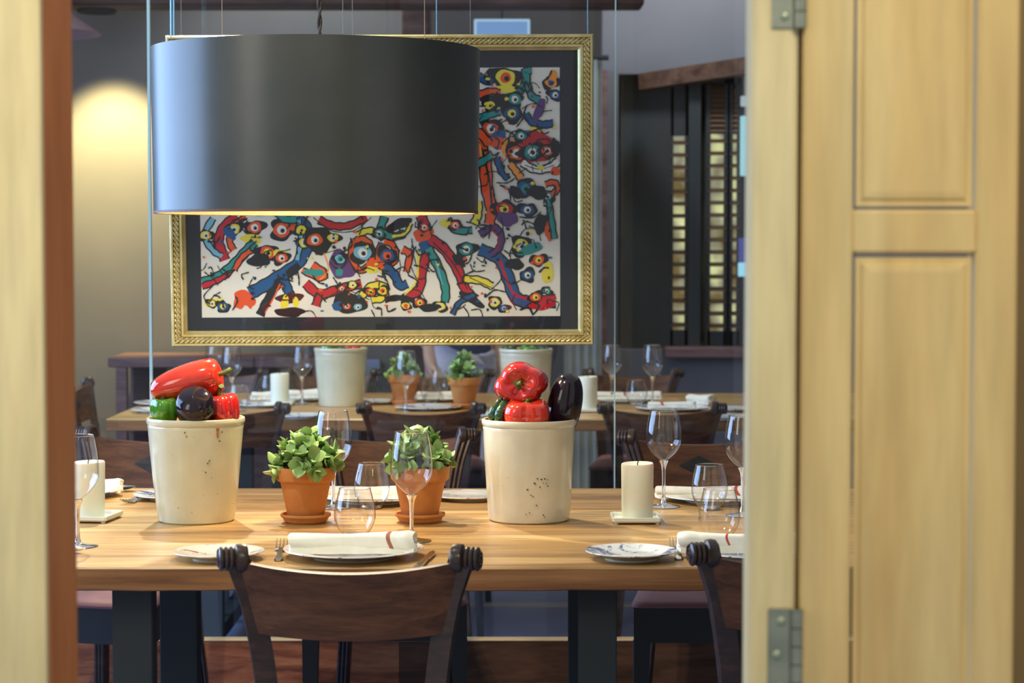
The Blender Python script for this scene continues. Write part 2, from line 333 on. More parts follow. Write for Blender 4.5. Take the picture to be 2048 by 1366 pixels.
def shutter(px0, px1, py0, py1, lit0, lit1, n, slat_m, closed=None):
    """one louvred leaf: two stiles, rails and slats seen from slightly above their tilt"""
    sh = MB(); p0 = at_y(px0, py1, yS); p1 = at_y(px1, py0, yS); sw = 0.012
    for xx in (p0.x, p1.x): sh.box((xx, yS, (p0.z+p1.z)/2), (sw*2, .035, p1.z-p0.z))
    l0 = Z(lit1, yS); l1 = Z(lit0, yS)
    sh.box(((p0.x+p1.x)/2, yS, (l0+p0.z)/2), (p1.x-p0.x, .035, l0-p0.z)); 
    if closed: 
        sh.box(((p0.x+p1.x)/2, yS, p1.z-.02), (p1.x-p0.x, .035, .04)); zc = Z(closed, yS); k = 9
        sh.box(((p0.x+p1.x)/2, yS, (zc+l1)/2 - 0.0), (p1.x-p0.x, .03, max(.01, abs(zc-l1))))
        for i in range(k):
            zz = zc + (p1.z-.05-zc)*(i+.5)/k; M = Matrix.Translation((0, 0, 0))
            sh.add([(p0.x, yS-.02, zz-.016), (p1.x, yS-.02, zz-.016), (p1.x, yS+.012, zz+.022), (p0.x, yS+.012, zz+.022),
                    (p0.x, yS-.014, zz-.020), (p1.x, yS-.014, zz-.020), (p1.x, yS+.018, zz+.018), (p0.x, yS+.018, zz+.018)],
                   [(0,1,2,3), (7,6,5,4), (0,4,5,1), (3,2,6,7), (0,3,7,4), (1,5,6,2)], 1)
    else: sh.box(((p0.x+p1.x)/2, yS, (l1+p1.z)/2), (p1.x-p0.x, .035, p1.z-l1))
    for i in range(n):
        zz = l0 + (l1-l0)*(i+0.5)/n
        sh.add([(p0.x, yS-.022, zz-.006), (p1.x, yS-.022, zz-.006), (p1.x, yS+.022, zz+.006), (p0.x, yS+.022, zz+.006),
                (p0.x, yS-.022, zz-.014), (p1.x, yS-.022, zz-.014), (p1.x, yS+.022, zz-.002), (p0.x, yS+.022, zz-.002)],
               [(0,1,2,3), (7,6,5,4), (0,4,5,1), (3,2,6,7), (0,3,7,4), (1,5,6,2)], 1)
    return sh.obj('shutter', [M_DARKW, slat_m], win, smooth=False)
M_SLAT = mat('brown_louvre_slat', (112, 84, 60), 0.5)
shutter(1340, 1376, 160, 690, 272, 660, 16, M_SLAT)
shutter(1414, 1454, 150, 690, 268, 662, 16, M_SLAT, closed=262)
shutter(1458, 1480, 150, 690, 268, 662, 16, M_SLAT, closed=262)
sbox('trim_6', (X(1376, yS-.04), yS-.06, wz0), (X(1400, yS-.04), yS-.02, wz1), M_DARKW)
sbox('trim_7', (X(1240, yS), yS-.02, wz0), (X(1338, yS), yS+.02, wz1), M_DARKW)
# reflections built as small glowing panes at the right end of the opening
refl = struct(bpy.data.objects.new('reflection_panes', None)); C.objects.link(refl)
mb = MB(); q0 = at_y(1484, 690, 9.4); q1 = at_y(1526, 150, 9.4); mb.box(((q0.x+q1.x)/2, 9.42, (q0.z+q1.z)/2), (q1.x-q0.x, .03, q1.z-q0.z)); mb.obj('reflection_backing', M_DARKW, refl, smooth=False)
def lit(px0, px1, py0, py1, col, es, y=9.395):
    q = MB(); p0 = at_y(px0, py1, y); p1 = at_y(px1, py0, y); q.box(((p0.x+p1.x)/2, y, (p0.z+p1.z)/2), (p1.x-p0.x, .012, p1.z-p0.z), bev=.004)
    return q.obj('pane', mat('reflection_pane_%d_%d_%d' % col, (10, 10, 12), 0.3, emit=col, es=es), refl, smooth=False)
lit(1481, 1520, 192, 213, (176, 200, 206), 0.75); lit(1480, 1520, 232, 352, (160, 218, 226), 0.9)
lit(1477, 1520, 476, 524, (84, 92, 168), 0.7); lit(1476, 1520, 525, 553, (150, 214, 236), 1.0)

# low panelled plinth and the glass wall standing on it
YP = 5.2; zP = Z(1283, YP)
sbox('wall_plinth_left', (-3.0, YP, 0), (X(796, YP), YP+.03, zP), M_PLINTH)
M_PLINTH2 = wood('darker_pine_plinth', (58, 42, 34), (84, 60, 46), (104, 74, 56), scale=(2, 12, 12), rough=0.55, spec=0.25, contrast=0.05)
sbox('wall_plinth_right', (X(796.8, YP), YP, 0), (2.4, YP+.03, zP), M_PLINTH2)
sbox('trim_8', (-3.0, YP-.004, zP), (2.4, YP+.034, zP+.006), mat('pale_plinth_capping', (214, 184, 136), 0.4), bev=.003)
gx = [-2.0, X(296, YP), X(1233, YP), 2.2]
for k, nm in enumerate(('window_3', 'window_4', 'window_5')):
    x0 = gx[k] + (.003 if k else 0); x1 = gx[k+1] - (.003 if k < 2 else 0)
    root = struct(bpy.data.objects.new(nm, None)); C.objects.link(root)
    mb = MB(); mb.add([(x0, YP+.015, zP+.006), (x1, YP+.015, zP+.006), (x1, YP+.015, 2.9), (x0, YP+.015, 2.9)], [(0, 1, 2, 3)]); mb.obj('glass_pane', M_PANE, root, smooth=False)
    mb = MB()
    if k == 1:
        for xx, ww in ((x0, .0065), (x1, .003)): mb.box((xx, YP+.015, (zP+2.9)/2), (ww, .012, 2.9-zP-.02))
        mb.obj('glass_edge', M_EDGE, root, smooth=False)

# ---- near folding door and jamb
YD = 2.0
xl = X(84, YD)
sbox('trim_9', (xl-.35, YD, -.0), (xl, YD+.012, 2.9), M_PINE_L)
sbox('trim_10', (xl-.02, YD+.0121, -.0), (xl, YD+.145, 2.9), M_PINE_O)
xr0, xr1 = X(1500.5, YD), X(1594, YD)
sbox('trim_11', (xr0, YD, 0), (xr1, YD+.05, 2.9), M_PINE_L, bev=.004)
door = struct(bpy.data.objects.new('door_1', None)); C.objects.link(door)
dx0, dx1 = X(1604, YD), X(2034, YD); yd = YD + .0
leaf = MB(); zt = 2.9
px = [X(1604, YD), X(1706, YD), X(1952, YD), X(2036, YD)]
def fb(x0, x1, z0, z1, y0=0.0, y1=.04, b=.003): leaf.box(((x0+x1)/2, yd+(y0+y1)/2, (z0+z1)/2), (x1-x0, y1-y0, z1-z0), bev=b)
fb(px[0], px[1], .02, zt); fb(px[2], px[3], .02, zt)
zr1, zr0 = Z(419, YD), Z(508, YD)
for (z0, z1) in ((.02, .2), (zr0, zr1), (zt-.12, zt), (.72, .762)): fb(px[1]-.001, px[2]+.001, z0, z1, .0005)
leaf.obj('door_frame', M_PINE, door, smooth=False)
for (z0, z1) in ((.2, .72), (.762, zr0), (zr1, zt-.12)):
    pm = MB(); cx = (px[1]+px[2])/2; hw = (px[2]-px[1])/2 - .003; cz = (z0+z1)/2; hh = (z1-z0)/2 - .003
    ring = [(hw, hh, .006), (hw-.005, hh-.005, .006), (hw-.008, hh-.008, .003), (hw-.014, hh-.014, .002)]
    vs = []; fs = []
    for (a_, b_, dd) in ring:
        vs += [(cx-a_, yd+dd, cz-b_), (cx+a_, yd+dd, cz-b_), (cx+a_, yd+dd, cz+b_), (cx-a_, yd+dd, cz+b_)]
    for i in range(3):
        for j in range(4): fs.append((i*4+j, i*4+(j+1) % 4, (i+1)*4+(j+1) % 4, (i+1)*4+j))
    fs.append((12, 13, 14, 15)); pm.add(vs, fs); pm.obj('door_panel', M_PINE, door, smooth=False)
sbox('trim_12', (X(2036, YD)+.001, YD+.03, 0), (X(2036, YD)+.4, YD+.08, 2.9), noisy('shaded_pine_board', (112, 92, 58), (130, 106, 66), scale=3, rough=.6))
def hinge(py0, py1):
    z0, z1 = Z(py1, YD), Z(py0, YD); hg = MB(); xa, xb = X(1540, YD), X(1588, YD)
    hg.box(((xa+xb)/2, YD-.001, (z0+z1)/2), (xb-xa, .002, z1-z0), bev=.0008)
    o = hg.obj('hinge_leaf', M_HINGE, door, smooth=False)
    s = MB()
    for k, zz in enumerate((z0+.012, (z0+z1)/2, z1-.012)):
        s.sphere(((xa+xb)/2 - (.003 if k % 2 else -.001), YD-.0025, zz), .0045, 12, 6, sc=(1, .4, 1))
    s.obj('hinge_screw', mat('dull_screw', (168, 178, 150), .4, metal=.6), o)
    k = MB(); xc = X(1597, YD)
    for i in range(5):
        za = z0 + (z1-z0)*i/5; k.tube([(xc, YD-.004, za+.0006), (xc, YD-.004, za+(z1-z0)/5-.0006)], .0062, 16)
    k.obj('hinge_knuckle', M_HINGE, door)
hinge(1217, 1400); hinge(-110, 58)

# ================================================================== FURNITURE
def table(name, label, x0, x1, y0, y1, th, legs, gnarly=True):
    t = thing(name, label, 'table', ((x0+x1)/2, (y0+y1)/2, 0)); ox, oy = (x0+x1)/2, (y0+y1)/2
    mb = MB(); hx, hy = (x1-x0)/2, (y1-y0)/2; n = 160
    random.seed(4); sec = []
    rows = [(-hy, -th+.002), (-hy-.0, -th/2), (-hy+.0, -.003), (-hy+.003, 0), (hy-.003, 0), (hy, -.003), (hy, -th+.002), (hy-.003, -th), (-hy+.003, -th)]
    vs = []; fs = []; m = len(rows)
    for i in range(n+1):
        x = -hx + 2*hx*i/n; wob = .0012*math.sin(x*21) + .0008*math.sin(x*57+1) if gnarly else 0
        for k, (yy, zz) in enumerate(rows):
            vs.append((x, yy + (wob if k in (2, 3) else wob*.4 if k in (0, 1) else 0), TOP + zz + (wob*.5 if k in (0, 8) else 0)))
    for i in range(n):
        for j in range(m): fs.append((i*m+j, i*m+(j+1) % m, (i+1)*m+(j+1) % m, (i+1)*m+j))
    fs.append(tuple(range(m-1, -1, -1))); fs.append(tuple(n*m+j for j in range(m)))
    mb.add(vs, fs, 1)
    for q_, f_ in enumerate(mb.f):
        if q_ < n*m and q_ % m in (2, 3, 4): mb.m[q_] = 0
    mb.obj('tabletop', [M_TABLE, M_TABLE_E], t)
    for (cx, cy, w, d) in legs:
        q = MB(); q.box((cx-ox, cy-oy, (TOP-th)/2), (w, d, TOP-th-.001), bev=.002); q.obj('leg', M_DARK, t, smooth=False)
    for xx in sorted({l[0] for l in legs}):
        ys = [l[1] for l in legs if l[0] == xx]; q = MB()
        q.box((xx-ox, sum(ys)/len(ys)-oy, .06), (.05, max(ys)-min(ys)-.06, .05)); q.obj('stretcher', M_DARK, t, smooth=False)
    return t
Y0 = 3.5; Y1 = 4.647
T1 = table('dining_table', 'long oak dining table in the foreground with thick top and black legs', -1.5, 1.02, Y0, Y1, .040,
      [(-.655, 3.62, .069, .05), (-.655, 4.12, .074, .05), (.148, 3.62, .066, .05), (.148, 4.12, .074, .05)])
q = MB()
for (sx, sy, a_) in ((858, 1066, .3), (882, 1071, -.15), (843, 1072, .1), (520, 1052, .2)):
    pass
Y20 = 6.5; Y21 = 7.65
table('dining_table', 'second long oak table beyond the glass wall, laid like the first', X(209, Y20), 1.75, Y20, Y21, .037,
      [(-.95, 6.62, .07, .05), (-.95, 7.4, .07, .05), (1.35, 6.62, .07, .05), (1.35, 7.4, .07, .05)], gnarly=False)

def make_chair(label, group):
    """origin on the floor under the backrest; the sitter faces local +Y"""
    t = thing('dining_chair', label, 'chair', group=group)
    # backrest: curved board, hollow side to the sitter
    n = 28; vs = []; fs = []; W = .160
    for i in range(n+1):
        u = -1 + 2*i/n; x = u*W; bow = -.026*(1-u*u)-.008; ztop = .826 - .016*(1-u*u); zbot = .714 - .008*(1-u*u)
        wt = 1.0 + .0*u
        for (z, yy, xx) in ((ztop, bow-.013, 1.045), (ztop+.0015, bow, 1.045), (ztop, bow+.011, 1.045), (zbot, bow+.030, .93), (zbot-.002, bow+.021, .93), (zbot, bow+.012, .93)):
            vs.append((x*xx, yy-.040, z))
    m = 6
    for i in range(n):
        for j in range(m): fs.append((i*m+j, i*m+(j+1) % m, (i+1)*m+(j+1) % m, (i+1)*m+j))
    fs.append(tuple(range(m-1, -1, -1))); fs.append(tuple(n*m+j for j in range(m)))
    bk = MB().add(vs, fs); bo = bk.obj('backrest', M_CHAIR_F, t)
    # dark diamond let into the front of the board
    d = MB(); hw, hh = .050, .024; vs = []; 
    def yf(x, z):
        u = x/W; return -.040 - .008 + .026*(-1 + u*u) + .010 + (.826-z)/.112*.020 + .0014
    zc = .762
    pts = [(0, zc+hh), (-hw/2, zc+hh/2), (-hw, zc), (-hw/2, zc-hh/2), (0, zc-hh), (hw/2, zc-hh/2), (hw, zc), (hw/2, zc+hh/2), (0, zc)]
    d.add([(x, yf(x, z), z) for x, z in pts], [(8, k, (k+1) % 8) for k in range(8)]); d.obj('inlay', M_INLAY, bo, smooth=False, label='black diamond inlay')
    # posts with reeded front and rolled scroll at the top
    for s in (-1, 1):
        path = spline([(s*.150, -.060, 0), (s*.132, -.028, .22), (s*.120, -.004, .42), (s*.124, -.006, .55), (s*.134, -.018, .66), (s*.149, -.034, .755), (s*.163, -.044, .806), (s*.172, -.050, .834)], 4)
        hw, hd = .0165, .013
        sec = [(-hw, -hd), (hw, -hd), (hw, hd*.5)]
        for k in range(3):
            c = hw - (k+.5)*2*hw/3
            for a in range(0, 181, 45): sec.append((c + (hw/3)*math.cos(math.radians(a)), hd*.5 + .006*math.sin(math.radians(a))))
        sec.append((-hw, hd*.5))
        pm = MB(); frames = [Vector((0, 1, 0.0)) for _ in path]
        fr = []
        for i, p in enumerate(path):
            tt = (path[min(i+1, len(path)-1)] - path[max(i-1, 0)]).normalized(); a = Vector((s*.25, 1, 0)); a = a - tt*a.dot(tt); fr.append(a)
        pm.sweep(path, sec, frames=fr, scales=[.85 + .15*min(1, i/12) + .12*max(0, (i-len(path)+9)/8) for i in range(len(path))])
        po = pm.obj('back_post', M_CHAIR, t)
        # scroll: lathed roll, three ridges on the outer half, smooth boss inside
        prof = [(.001, -.022)]
        prof += [(.017, -.023), (.0212, -.020), (.0225, -.014), (.0215, -.006), (.0165, -.003)]
        for k in range(3):
            z0 = -.002 + k*.0075
            prof += [(.0148, z0), (.0175, z0+.0013), (.0185, z0+.0036), (.0175, z0+.006), (.0148, z0+.0073)]
        prof += [(.014, .0208), (.001, .0208)]
        M = Matrix.Translation((s*.176, -.052, .829)) @ Matrix.Rotation(s*math.radians(-12), 4, 'Z') @ Matrix.Rotation(s*PI/2, 4, 'Y')
        sc = MB().lathe(prof, 28, M=M); so = sc.obj('scroll', M_CHAIR, po)
        # spiral bead on the outer end
        sp = []; 
        for k in range(40):
            a = k/39*4.2*PI; r = .0140*(1-k/46); sp.append((r*math.cos(a), r*math.sin(a), .0212))
        MB().tube(sp, .0016, 6, M=M).obj('volute', M_CHAIR, po)
    # seat
    ap = MB(); y1 = .42; y0 = -.01; w1 = .185; w0 = .125; za, zb = .420, .497
    vs = [(-w0, y0, za), (w0, y0, za), (w1, y1, za), (-w1, y1, za), (-w0, y0, zb), (w0, y0, zb), (w1, y1, zb), (-w1, y1, zb)]
    ap.add(vs, [(3,2,1,0), (4,5,6,7), (0,1,5,4), (1,2,6,5), (2,3,7,6), (3,0,4,7)]); ap.obj('seat_frame', M_DARKW, t, smooth=False)
    cu = MB(); vs = []; fs = []
    def outl(g):
        a = [(-w0-.006+g, y0+g), (w0+.006-g, y0+g), (w1+.008-g, y1+.008-g), (-w1-.008+g, y1+.008-g)]; out = []
        for k in range(4):
            p = Vector(a[k]); q0 = Vector(a[k-1]); q1 = Vector(a[(k+1) % 4]); R = .03
            c0 = p + (q0-p).normalized()*R; c1 = p + (q1-p).normalized()*R
            for j in range(5):
                tt = j/4; out.append(tuple((c0*(1-tt)**2 + p*2*tt*(1-tt) + c1*tt**2)))
        return out
    for (g, z) in ((.004, .497), (0, .499), (0, .503), (.004, .508), (.014, .513), (.045, .517), (.10, .520)):
        vs += [(x, y, z) for x, y in outl(g)]
    for i in range(6):
        for j in range(20): fs.append((i*20+j, i*20+(j+1) % 20, (i+1)*20+(j+1) % 20, (i+1)*20+j))
    fs.append(tuple(120+j for j in range(20))); fs.append(tuple(range(19, -1, -1))); cu.add(vs, fs); cu.obj('seat_cushion', M_CUSH, t)
    for s in (-1, 1):
        lg = MB(); a, b = .018, .011
        vs = []
        for (z, h_, x, y) in ((.421, a, s*(w1-.018), y1-.018), (.2, .014, s*(w1-.016), y1-.012), (0, b, s*(w1-.010), y1+.0)):
            vs += [(x-h_, y-h_, z), (x+h_, y-h_, z), (x+h_, y+h_, z), (x-h_, y+h_, z)]
        fs = [(i*4+j, (i+1)*4+j, (i+1)*4+(j+1) % 4, i*4+(j+1) % 4) for i in range(2) for j in range(4)] + [(0,1,2,3), (11,10,9,8)]
        lg.add(vs, fs); lg.obj('leg', M_DARKW, t, smooth=False)
    return t
G1 = 'walnut chairs around the near table'; G2 = 'walnut chairs around the far table'
ch = make_chair('near walnut chair seen from behind, centred in front of the napkin plate', G1)
ch.location = (X(702, 3.19), 3.19, 0.0)
def chair(px, Y, rz, label, g, sc=None): return dup(ch, label, (X(px, Y), Y, 0), rz, g, sc)
chair(1630, 3.24, 0, 'near walnut chair at the right, half hidden by the door frame', G1)
chair(788, 5.02, PI, 'walnut chair facing us across the near table, behind the two terracotta pots', G1, (.985, .985, 1.012))
ca = chair(288, 4.99, PI - math.radians(13), 'walnut chair facing us at the left behind the cream crock, black diamond on its back', G1, (1, 1, 1.015))
chair(1404, 5.02, PI, 'walnut chair facing us at the right of the near table, behind the wine glass', G1, (1, 1, 1.005))
z2 = (.985, .985, .975)
chair(453, 6.36, 0, 'dark chair of the far table behind the left crock of peppers', G2, z2)
chair(843, 6.36, 0, 'dark chair with its back to us in the middle of the far table', G2, z2)
chair(1323, 6.36, 0, 'dark chair with its back to us at the right of the far table', G2, z2)
chair(430, 8.0, PI, 'chair on the rear side of the far table in front of the console', G2, z2)
chair(660, 8.0, PI, 'chair on the rear side of the far table behind its left crock', G2, z2)
chair(888, 8.0, PI, 'chair on the rear side of the far table before the standing person', G2, z2)
chair(1268, 8.0, PI, 'chair on the rear side of the far table below the shuttered window', G2, z2)
e = dup(ch, 'walnut chair at the left end of the far table, seen sideways', (-1.40, 7.0, 0), -PI/2, G2)

# console against the rear wall
cs = thing('console_table', 'low mauve brown console against the rear wall at the left', 'console', (X(440, 9.05), 9.05, 0))
ox = cs.location.x; zt_ = Z(711, 9.0); zb_ = Z(731, 9.0)
mb = MB(); mb.box((0, 0, (zt_+zb_)/2), (X(655, 9.05)-X(238, 9.05), .40, zt_-zb_), bev=.004); mb.obj('top', M_CONSOLE, cs, smooth=False)
for (p0, p1) in ((246, 267), (634, 655)):
    for yy in (-.17, .17):
        mb = MB(); mb.box((X((p0+p1)/2, 9.05)-ox, yy, zb_/2), ((p1-p0)*9.05/F, .045, zb_)); mb.obj('leg', M_CONSOLE, cs, smooth=False)
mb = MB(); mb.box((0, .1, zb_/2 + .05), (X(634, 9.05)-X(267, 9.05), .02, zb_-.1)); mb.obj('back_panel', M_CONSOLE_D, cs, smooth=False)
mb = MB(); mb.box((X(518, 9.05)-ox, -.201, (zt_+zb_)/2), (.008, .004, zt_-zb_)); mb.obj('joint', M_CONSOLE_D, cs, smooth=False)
mb = MB(); p0 = at_y(728, 752, 9.28); p1 = at_y(760, 719, 9.28); mb.box(((p0.x+p1.x)/2, 9.285, (p0.z+p1.z)/2), (p1.x-p0.x, .03, p1.z-p0.z), bev=.004)
tag(mb.obj('wall_box', mat('pale_blue_plastic', (150, 160, 186), .5), smooth=False), 'small pale blue box on the rear wall beside the dark post', 'box')
# reflection above the picture, built as an added glowing panel
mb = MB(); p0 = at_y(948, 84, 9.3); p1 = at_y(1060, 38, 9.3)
sg = thing('reflection_panel', 'pale blue reflection as a glowing panel high up above the gold picture frame', 'light', ((p0.x+p1.x)/2, 9.3, (p0.z+p1.z)/2))
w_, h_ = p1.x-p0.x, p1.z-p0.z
mb = MB(); mb.box((0, .02, 0), (w_, .04, h_), bev=.004); mb.obj('housing', mat('reflection_rim', (20, 22, 24), .4, emit=(172, 208, 236), es=.85), sg, smooth=False)
mb = MB(); mb.box((0, -.002, 0), (w_-.022, .006, h_-.022)); mb.obj('inner_glow', mat('reflection_face', (20, 22, 24), .4, emit=(120, 160, 214), es=.8), sg, smooth=False)
mb = MB(); mb.tube([(0, .02, h_/2), (0, .02, 2.95-sg.location.z)], .006, 8); mb.obj('added_hanger', M_DARK, sg)

# small lamps near the rear wall, top left
hl = thing('spotlight_head', 'dark round spotlight head hanging over the warm patch on the left wall', 'spotlight', (-1.74, 8.85, 2.27))
mb = MB(); mb.lathe([(.0, .02), (.06, .02), (.075, 0), (.08, 0), (.095, .12), (.09, .2), (.03, .24), (0, .24)], 32); mb.obj('housing', M_DARK, hl)
MB().tube([(0, 0, .24), (0, 0, .68)], .012, 8).obj('stem', M_DARK, hl)
cn = thing('pendant_lamp', 'shallow mauve cone pendant at the top left, cut off by the door jamb', 'lamp', (X(66, 8.5), 8.5, Z(67, 8.5)))
mb = MB(); mb.lathe([(.275, -.004), (.28, 0), (.03, .17), (.03, .22), (0, .22)], 48); mb.lathe([(.275, -.004), (.026, .16), (0, .16)], 48); mb.obj('lamp_shade', mat('mauve_enamel', (150, 124, 134), .5), cn)
MB().tube([(0, 0, .22), (0, 0, .8)], .004, 6).obj('cord', M_DARK, cn)

# white pleated curtain
cu = MB(); vs = []; fs = []; x0 = X(1128, 9.2); x1 = X(1203, 9.2); n = 60; zt_ = Z(120, 9.2)
for i in range(n+1):
    u = i/n; x = x0 + (x1-x0)*u; y = 9.2 + .022*math.sin(u*2*PI*4.5)
    vs += [(x, y, .02), (x, y, zt_), (x, y+.004, zt_), (x, y+.004, .02)]
for i in range(n):
    for j in range(4): fs.append((i*4+j, i*4+(j+1) % 4, (i+1)*4+(j+1) % 4, (i+1)*4+j))
cu.add(vs, fs); ct = thing('curtain', 'white pleated curtain hanging beside the dark shuttered window', 'curtain', (0, 0, 0))
cu.obj('cloth', M_CURT, ct); mb = MB(); mb.tube([(x0-.05, 9.2, zt_+.01), (x1+.03, 9.2, zt_+.01)], .012, 10); mb.obj('rail', M_DARK, ct)

# ================================================================== PENDANT LAMP
LY = 4.1; lx = X(634, LY); R0 = .314; zb0 = Z(426.5, LY); zt0 = Z(101, LY)
lp = thing('pendant_lamp', 'large dark slate drum pendant lamp hanging over the near table', 'lamp', (lx, LY, zb0))
H = zt0 - zb0
sh = MB(); sh.lathe([(R0-.0025, .0), (R0, 0), (R0+.0045, H), (R0+.002, H)], 128); sh.obj('lamp_shade', M_SHADE, lp)
sh = MB(); sh.lathe([(R0+.0019, H), (R0-.0026, 0)], 128); sh.obj('shade_lining', M_SHADE_IN, lp)
sh = MB(); sh.lathe([(R0-.004, -.001), (R0+.0006, -.001), (R0+.0006, .004), (R0-.004, .004)], 128); sh.obj('trim_ring', mat('shade_trim', (96, 66, 44), .5), lp)
cx_ = X(641, LY) - lx
cd = MB()
for ph in (0, PI):
    cd.tube([(cx_ + .0026*math.cos(k*.55+ph), .0026*math.sin(k*.55+ph), H-.05 + k*.006) for k in range(190)], .0028, 6)
cd.obj('cord', mat('black_twisted_flex', (34, 38, 42), .6), lp)
for pxw, yy in ((447, -.12), (850, -.12)):
    xx = X(pxw, LY+yy) - lx; MB().tube([(xx, yy, H-.02), (xx, yy, 2.95-zb0)], .0007, 6).obj('suspension_wire', mat('thin_wire', (150, 146, 140), .4, metal=.3), lp)
rg = MB()
rg.tube([(-R0, 0, H-.02), (R0, 0, H-.02)], .003, 6); rg.tube([(0, -R0, H-.02), (0, R0, H-.02)], .003, 6)
rg.lathe([(.0, .14), (.02, .14), (.022, .18), (.022, H-.03), (.0, H-.03)], 20, M=Matrix.Translation((cx_, 0, 0))); rg.obj('lamp_holder', M_DARK, lp)
MB().sphere((cx_, 0, .115), .035, 20, 12).obj('bulb', mat('frosted_bulb', (250, 240, 220), .4, emit=(255, 214, 150), es=6), lp)
pl = bpy.data.lights.new('bulb_light', 'POINT'); pl.energy = 24; pl.color = (1, .80, .52); pl.shadow_soft_size = .035
po = bpy.data.objects.new('bulb_light', pl); C.objects.link(po); po.location = (lx + cx_, LY, zb0 + .055)

# ================================================================== FRAMED PICTURE
YF = 5.0
pc = at_y(766, 691, YF); pr = thing('framed_picture', 'gold framed colourful abstract painting hung on wires behind the lamp', 'picture', (pc.x, YF, pc.z))
PW = 843 * YF / F; PH = Z(70, YF-.03) - pc.z; tilt = math.radians(3.0); pr.rotation_euler = (tilt, math.radians(-.25), 0)
# local: x right, z up from the lower edge; the front faces -Y
fm = MB(); fwd = .037
prof = [(0, .012), (0, -.010), (.003, -.014), (.0075, -.014), (.009, -.0045), (.0225, -.0035), (.024, -.011), (.029, -.012), (.031, -.008), (.0365, -.003), (.037, .006)]
corner = [(-PW/2, 0), (PW/2, 0), (PW/2, PH), (-PW/2, PH)]; inn = [(1, 1), (-1, 1), (-1, -1), (1, -1)]
vs = []; fs = []; m = len(prof)
for (cx0, cz0), (ix, iz) in zip(corner, inn):
    for (u, y) in prof: vs.append((cx0 + ix*u, y, cz0 + iz*u))
for i in range(4):
    for j in range(m-1): fs.append((i*m+j, ((i+1) % 4)*m+j, ((i+1) % 4)*m+j+1, i*m+j+1))
    
fm.add(vs, fs)
pitch = .0121
def unit(px_, pz_, ang):
    M = Matrix.Translation((px_, -.0075, pz_)) @ Matrix.Rotation(-ang, 4, 'Y')
    fm.sphere((0, -.0012, 0), .0030, 8, 5, M=M)
    pth = [(-.0055, .0, -.0058), (-.0046, -.003, .0006), (-.0012, -.004, .0044), (.0040, -.003, .0058)]
    fm.tube(pth, .0021, 5, M=M); fm.tube([(-a, b_, -c_) for a, b_, c_ in pth], .0021, 5, M=M)
u0 = .0155; nx = int((PW-.02)/pitch); nz = int((PH-.02)/pitch)
for k in range(nx+1):
    xx = -PW/2 + .012 + (PW-.024)*k/nx; unit(xx, u0, 0); unit(xx, PH-u0, 0)
for k in range(1, nz):
    zz = .012 + (PH-.024)*k/nz; unit(-PW/2+u0, zz, PI/2); unit(PW/2-u0, zz, PI/2)
fm.obj('frame_moulding', M_GOLD, pr)
mt = MB(); mt.box((0, .009, PH/2), (PW-.06, .004, PH-.06)); mt.obj('passepartout', M_MAT, pr, smooth=False)
bk = MB(); bk.box((0, .016, PH/2), (PW-.01, .008, PH-.01)); bk.obj('backing_board', M_DARKW, pr, smooth=False)
gl = MB(); gl.add([(-PW/2+.03, -.0025, .03), (PW/2-.03, -.0025, .03), (PW/2-.03, -.0025, PH-.03), (-PW/2+.03, -.0025, PH-.03)], [(0, 1, 2, 3)]); gl.obj('picture_glass', M_PICGLASS, pr, smooth=False)
# the painting: layered flat patches of paint, laid out over the sheet
PAL = [(212, 219, 217), (32, 36, 44), (214, 84, 44), (28, 84, 140), (40, 138, 140), (216, 210, 70), (178, 36, 52), (86, 60, 120), (110, 176, 206), (228, 150, 60)]
pmats = [mat('paint_%d' % k, c, 0.7, spec=.2) for k, c in enumerate(PAL)]
art = MB(); kx = YF/F; lay = [0]
def A(px_, py_):                                     # sheet coordinates from the sheet's own grid
    return ((px_-766)*kx, (691-py_)*kx*1.004)
def flat(pts, mi):
    lay[0] += 1; y = .0068 - lay[0]*7e-6; c = Vector((sum(p[0] for p in pts)/len(pts), sum(p[1] for p in pts)/len(pts)))
    x0, z0 = A(404, 634); x1, z1 = A(1121, 142)
    vs = [(min(max(p[0], x0), x1), y, min(max(p[1], z0), z1)) for p in pts]; art.add(vs, [tuple(range(len(vs)))], mi)
sx0, sz0 = A(404, 634); sx1, sz1 = A(1121, 142)
flat([(sx0, sz0), (sx1, sz0), (sx1, sz1), (sx0, sz1)], 0)
def blob(px_, py_, rx, ry, mi, rot=0, wob=.16, n=26, seed=None):
    rg_ = random.Random(seed if seed is not None else lay[0]); a1, a2, a3 = (rg_.uniform(0, 6.28) for _ in range(3)); pts = []
    for k in range(n):
        a = 2*PI*k/n; r = 1 + wob*(math.sin(2*a+a1)*.6 + math.sin(3*a+a2)*.5 + math.sin(5*a+a3)*.35)
        x, y = rx*r*math.cos(a), ry*r*math.sin(a); pts.append(A(px_ + x*math.cos(rot) - y*math.sin(rot), py_ + x*math.sin(rot) + y*math.cos(rot)))
    flat(pts, mi)
